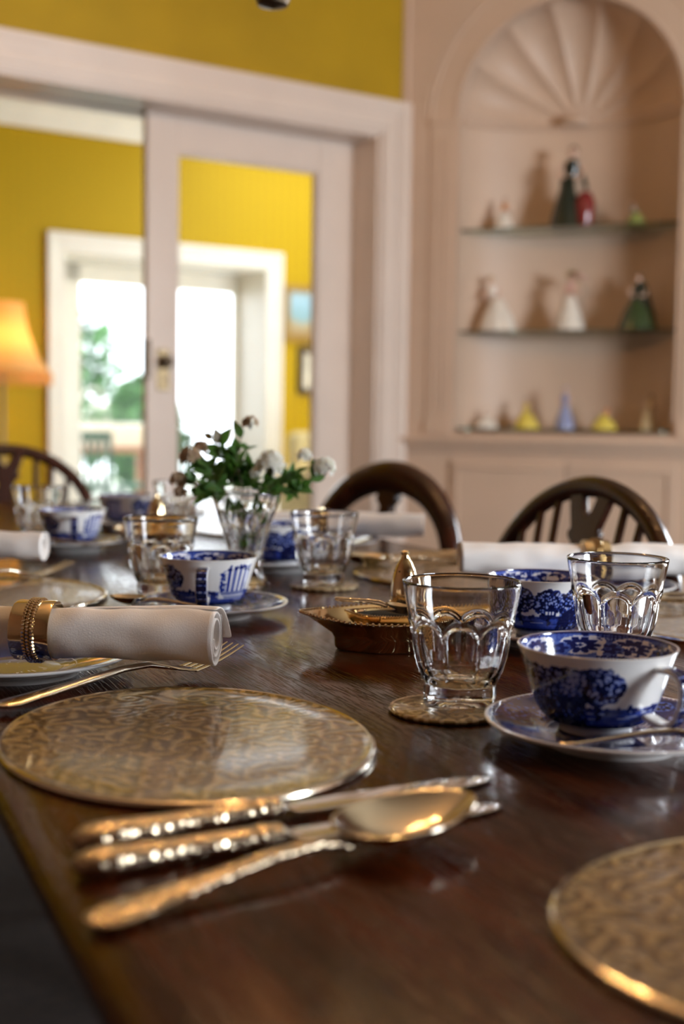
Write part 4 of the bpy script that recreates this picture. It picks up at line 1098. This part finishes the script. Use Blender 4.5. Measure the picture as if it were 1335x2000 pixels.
n3_.location = (.335, 1.615, ZT+.0205+.0235); n3_.rotation_euler = (0, 0, R(3))
n4_ = napkin('far rolled white napkin lying before the balloon-back chair', .0225, .32, -.02, seed=4, flap=False)
n4_.location = (-.018, 2.13, ZT+.020+.0232); n4_.rotation_euler = (0, 0, R(-2))

# ------------------------------------------------------------------ silver-gilt salt tray, salt cellar, spoon, pepper pot
def navette(a, b_, n=96, tip=.35):
    out = []
    for j in range(n):
        t = 2*pi*j/n; x = a*cos(t); y = b_*sin(t)*abs(sin(t))**tip
        out.append((x, y))
    return out
def boat(o, name, a, b_, h, base_k, material, bead, tipup=.006):
    rs = []
    for k, z in ((.02, .0012), (.5, .0012), (base_k*.97, .0015), (base_k, .004), (base_k*1.01, h*.40), (base_k*1.06, h*.58), ((base_k+1)/2+.06, h*.80), (.98, h), (1.0, h*1.01)):
        rs.append([(x*k, y*k, z+(tipup*(abs(x)/a)**4 if k > .75 else 0)) for x, y in navette(a, b_)])
    body = MB().rings(rs).build(name, material, o, solid=.0012, angle=50)
    q = MB(); pts = navette(a, b_, 110)
    for x, y in pts: q.sphere((x, y, h+.0008+tipup*(abs(x)/a)**4), bead, 6)
    q.build('gadrooned_rim', M['gilt_bead'], body)
    return body
def salt_tray(label, loc, rz):
    o = thing('salt_tray', label, 'tray', (loc[0]+.004, loc[1]-.004, loc[2]), rz, 'boat-shaped gilt salt trays')
    boat(o, 'tray_body', .105, .068, .031, .66, M['gilt'], .0018, .007)
    return o
tr1 = salt_tray('boat-shaped gilt tray with beaded rim in the centre, left of the front tumbler', on_table(.056, 1.205), R(22))
tr2 = dup(tr1, on_table(-.322, 2.105), R(105), 'far boat-shaped gilt tray blurred behind the middle tumbler')
sc_ = thing('salt_cellar', 'small gilt boat-shaped salt cellar standing in the central tray', 'salt cellar', on_table(.050, 1.195, .0035), R(15))
boat(sc_, 'cellar_body', .047, .030, .030, .74, M['gilt'], .0013, .003)
rs = [[(x*k, y*k, z) for x, y in navette(.047, .030)] for k, z in ((.02, .012), (.6, .013), (.80, .020), (.90, .029))]
MB().rings(rs).build('blue_liner', M['liner'], sc_, solid=.0006)
ssn = spoon('salt_spoon', .07, 'tiny gilt salt spoon resting across the salt cellar in the tray', 'spoon', None, .36)
ssn.location = (-.006, 1.205, ZT+.0445); ssn.rotation_euler = (0, R(6), R(-20))
PPS = 1
pp = thing('pepper_pot', 'gilt bullet-shaped pepper pot standing in the central tray behind the front tumbler', 'pepper pot', on_table(.0645, 1.235, .0035), 0)
MB().lathe([(.0001, 0), (.0125, 0), (.0128, .002), (.0118, .004), (.0122, .012), (.0134, .026), (.0138, .0285), (.0132, .0295), (.0140, .031), (.0132, .0325), (.0138, .034)], 40).build('body', M['gilt'], pp, angle=30)
lid = MB().lathe([(.0136, .034), (.0138, .038), (.0134, .046), (.0118, .056), (.0095, .064), (.0066, .0705), (.0042, .0735), (.0038, .0745), (.0036, .0775), (.0045, .0785), (.0046, .0800), (.0030, .0812), (.0001, .0815)], 40).build('domed_lid', M['gilt'], pp, angle=30)
q = MB()
for j in range(8):
    a = 2*pi*j/8+.2
    q.sphere((.0100*cos(a), .0100*sin(a), .0623), .0009, 6)
q.build('pour_holes', M['dark_metal'], lid)
pp.scale = (1.08,)*3
pp2 = dup(pp, on_table(-.322, 2.13, .0035), 0, 'far blurred gilt pepper pot standing in the far tray')

# ------------------------------------------------------------------ vase with white blossom sprigs
VX, VY = -.127, 1.62
vp = [(.0, .0003), (.0, .030), (.0015, .0335), (.003, .0335), (.006, .029), (.014, .0245), (.026, .0225), (.036, .0220), (.048, .0240), (.062, .0278), (.078, .0325), (.096, .0385), (.112, .0435), (.124, .0470)]
vz = [p[0] for p in vp]; vr = [p[1] for p in vp]
seg = 120; rs = [[(r*cos(2*pi*j/seg), r*sin(2*pi*j/seg), z) for j in range(seg)] for r, z in ((.0005, .002), (.022, .001), (.030, 0))]
for z in [.0015, .003, .006, .010, .014, .020] + list(np.linspace(.026, .112, 46)) + [.118, .124]:
    r0 = float(np.interp(z, vz[2:], vr[2:])); k = ss(.012, .02, z)*(1-ss(.100, .108, z)); ring_ = []
    for j in range(seg):
        a = 2*pi*j/seg; tw = a*6+z*55; tw2 = a*6-z*55
        cut = max(abs(sin(tw)), abs(sin(tw2)))
        ring_.append(((r0-k*.0016*ss(.80, .99, cut))*cos(a), (r0-k*.0016*ss(.80, .99, cut))*sin(a), z))
    rs.append(ring_)
for r, z in ((.0472, .1255), (.0468, .1262), (.0460, .1258), (.0452, .124), (.0415, .112), (.0362, .096), (.030, .078), (.0250, .062), (.0205, .048), (.0175, .036), (.0165, .026), (.012, .020), (.0005, .019)):
    rs.append([(r*cos(2*pi*j/seg), r*sin(2*pi*j/seg), z) for j in range(seg)])
vase = tag(MB().rings(rs, True, True, True).build('vase', M['crystal'], angle=40), 'flared cut crystal vase holding white blossom sprigs', 'vase')
vase.location = on_table(VX, VY)

M['leaf'] = plain('dark_glossy_leaf', (.055, .13, .025), .38, .35, 60, .2, coat=.2)
M['leaf2'] = plain('bronze_leaf', (.13, .09, .02), .4, .3, 60, .2)
M['stem'] = plain('brown_green_stem', (.07, .055, .02), .6, .2, 60)
M['petal'] = plain('white_petal', (.93, .91, .84), .6, .05, 60, 0, sss=.0)
M['petal2'] = plain('fading_blossom', (.48, .34, .22), .7, .3, 90, 0)
def thin_translucent(m, c, f):
    N, L = m.node_tree.nodes, m.node_tree.links; b = N['Principled BSDF']
    t = N.new('ShaderNodeBsdfTranslucent'); t.inputs[0].default_value = c4(c); x = N.new('ShaderNodeMixShader'); x.inputs[0].default_value = f
    L.new(b.outputs[0], x.inputs[1]); L.new(t.outputs[0], x.inputs[2]); L.new(x.outputs[0], N['Material Output'].inputs[0])
thin_translucent(M['petal'], (.97, .96, .90), .45); thin_translucent(M['petal2'], (.6, .42, .28), .4)
thin_translucent(M['leaf'], (.12, .30, .04), .30); thin_translucent(M['leaf2'], (.30, .18, .04), .35)
M['eye'] = plain('flower_eye', (.62, .62, .28), .6, .2, 90, 0)
def px(u, v, dy=0.0):
    y = 1.62+dy; x = (u-667.5)/2400*y; h = .222-y*math.tan(.075+math.atan((v-1000+(u-667)*-.014)/2400)); return Vector((x-VX, y-VY, h))
def add_leaf(mb, p, d, L_, wd, rg, curl=.25):
    d = Vector(d).normalized(); side = d.cross(Vector((rg.uniform(-.5, .5), rg.uniform(-1, -.2), rg.uniform(.2, 1)))).normalized(); nrm = side.cross(d)
    n = 6; vs = []
    for i in range(n+1):
        q = i/n; w_ = wd*sin(pi*min(1, q**.75))*1.0+.0003; c = Vector(p)+d*(L_*q)-nrm*(curl*L_*q*q)
        vs += [tuple(c-side*w_+nrm*w_*.35), tuple(c), tuple(c+side*w_+nrm*w_*.35)]
    fs = []
    for i in range(n):
        for k in range(2): fs.append((i*3+k, i*3+k+1, (i+1)*3+k+1, (i+1)*3+k))
    mb.add(vs, fs)
def sprig(label, end, heads, leaves, seed, bend=(0, 0, 0), fade=False, cat='sprig', bigleaves=()):
    rg = random.Random(seed)
    o = thing('blossom_sprig', label, 'flower sprig', on_table(VX, VY), 0, 'blossom sprigs in the crystal vase')
    root = Vector((rg.uniform(-.009, .009), rg.uniform(-.008, .008), .024)); neck = Vector((end.x*.42, min(.034, max(-.034, end.y*.5+rg.uniform(-.014, .014))), .118))
    nk = math.hypot(neck.x, neck.y)
    if nk > .036: neck.x *= .036/nk; neck.y *= .036/nk
    mid = (neck+end)/2+Vector(bend)
    pts = []
    ctrl = [root, neck, mid, end]
    for i in range(3):
        p0 = ctrl[max(0, i-1)]; p1 = ctrl[i]; p2 = ctrl[i+1]; p3 = ctrl[min(3, i+2)]
        for k in range(10):
            t = k/10; pts.append(.5*((2*p1)+(-p0+p2)*t+(2*p0-5*p1+4*p2-p3)*t*t+(-p0+3*p1-3*p2+p3)*t**3))
    pts.append(end)
    st = MB().tube(pts, lambda q: .0011*(1-.45*q), 7); lf = MB(); lf2 = MB()
    for k in range(leaves):
        q = rg.uniform(.45, .97); i = int(q*(len(pts)-1)); p = pts[i]; t = (pts[min(i+1, len(pts)-1)]-pts[i-1]).normalized()
        d = (t*rg.uniform(.2, .9)+Vector((rg.uniform(-1, 1), rg.uniform(-.8, .5), rg.uniform(-.7, .9)))).normalized()
        add_leaf(lf, p, d, rg.uniform(.016, .030), rg.uniform(.0048, .0080), rg)
    for k in range(3):
        q = rg.uniform(.12, .34); p = pts[int(q*(len(pts)-1))]; add_leaf(lf, p*.9, (rg.uniform(-.3, .3), rg.uniform(-.3, .3), 1), .014, .004, rg)
    for (p, d, L_, wd, bronze) in bigleaves:
        st.tube([pts[-6], (Vector(pts[-6])+p)/2, p], .0007, 5); add_leaf(lf2 if bronze else lf, p, d, L_, wd, rg, .1)
    st.build('stem', M['stem'], o)
    lo = lf.build('foliage', M['leaf'], o, angle=80)
    if lf2.v: lf2.build('bronze_leaf', M['leaf2'], o, angle=80)
    for (c, rad_, n) in heads:
        pe = MB(); ey = MB(); sm = MB()
        for k in range(n):
            a = rg.uniform(0, 2*pi); zz = rg.uniform(-.35, 1); rr = math.sqrt(max(0, 1-zz*zz)); dirv = Vector((rr*cos(a), rr*sin(a), zz)); dirv.y -= .65; dirv.normalize()
            fc = c+dirv*rad_; sm.tube([c-Vector((0, 0, rad_*.9)), c+dirv*rad_*.5, fc], .0004, 4)
            if fade and rg.random() < .35: ey.sphere(tuple(fc), rad_*.12, 6); continue
            s1_ = dirv.cross(Vector((0, 0, 1))); s1_ = s1_.normalized() if s1_.length > 1e-3 else Vector((1, 0, 0)); s2_ = dirv.cross(s1_)
            fr_ = .0068*rg.uniform(.8, 1.15)
            for m_ in range(5):
                b_ = 2*pi*m_/5+k; d = s1_*cos(b_)+s2_*sin(b_); pc = fc+d*fr_*.52+dirv*.0006
                sd = dirv.cross(d)
                ringp = [pc+d*(fr_*.5*cos(2*pi*q/8))+sd*(fr_*.40*sin(2*pi*q/8))+dirv*(.0008*cos(2*pi*q/8)) for q in range(8)]
                pe.add([tuple(pc-dirv*.0004)]+[tuple(v_) for v_ in ringp], [(0, q+1, (q+1) % 8+1) for q in range(8)])
            ey.sphere(tuple(fc+dirv*.0006), .0009, 6)
        bl = pe.build('blossom', M['petal2'] if fade else M['petal'], o, angle=80)
        ey.build('flower_eye', M['eye'], bl); sm.build('flower_stalk', M['stem'], bl)
    return o
sprig('sprig with the large round white blossom head right of the vase centre', px(528, 935), [(px(527, 909), .0185, 50)], 7, 1)
sprig('sprig reaching far right, ending in a white blossom head', px(618, 925), [(px(632, 913), .0125, 26), (px(594, 892, .01), .008, 12)], 14, 2, (0, 0, -.006))
sprig('thin curved sprig rising highest, with a small half-open blossom', px(470, 850), [(px(487, 828), .0085, 14)], 7, 3, (-.008, 0, .006), True, bigleaves=((px(462, 885), (-.2, 0, 1), .022, .007, False), (px(470, 885), (.9, 0, .5), .024, .007, False)))
sprig('sprig leaning left with a fading pinkish blossom head', px(395, 905), [(px(370, 892), .0120, 26), (px(392, 874, .01), .007, 10)], 16, 4, (0, 0, .006), True)
sprig('lowest left sprig with a drooping fading blossom', px(372, 945), [(px(347, 938), .0095, 18)], 14, 5, (0, 0, .0), True)
sprig('leafy sprig with broad bronze and green leaves at its top, left of centre', px(432, 878), [], 12, 6, (0, 0, 0), bigleaves=((px(424, 868), (-.15, -.1, 1), .022, .008, True), (px(430, 872), (.45, -.1, 1), .028, .009, False), (px(412, 858), (-.8, 0, .6), .014, .005, True), (px(428, 888), (-.6, 0, .5), .022, .008, False)))
sprig('short leafy sprig in the middle of the bunch', px(485, 915, .01), [(px(500, 925, -.005), .006, 8)], 20, 7)
sprig('leafy sprig hanging over the left rim of the vase', px(398, 955, -.02), [(px(352, 962, -.01), .006, 8)], 16, 8, (0, 0, .01), True)
sprig('leafy sprig leaning right over the vase rim', px(572, 930, -.01), [], 20, 9)
sprig('back leafy sprig showing between the other stems', px(450, 905, .02), [], 20, 10)
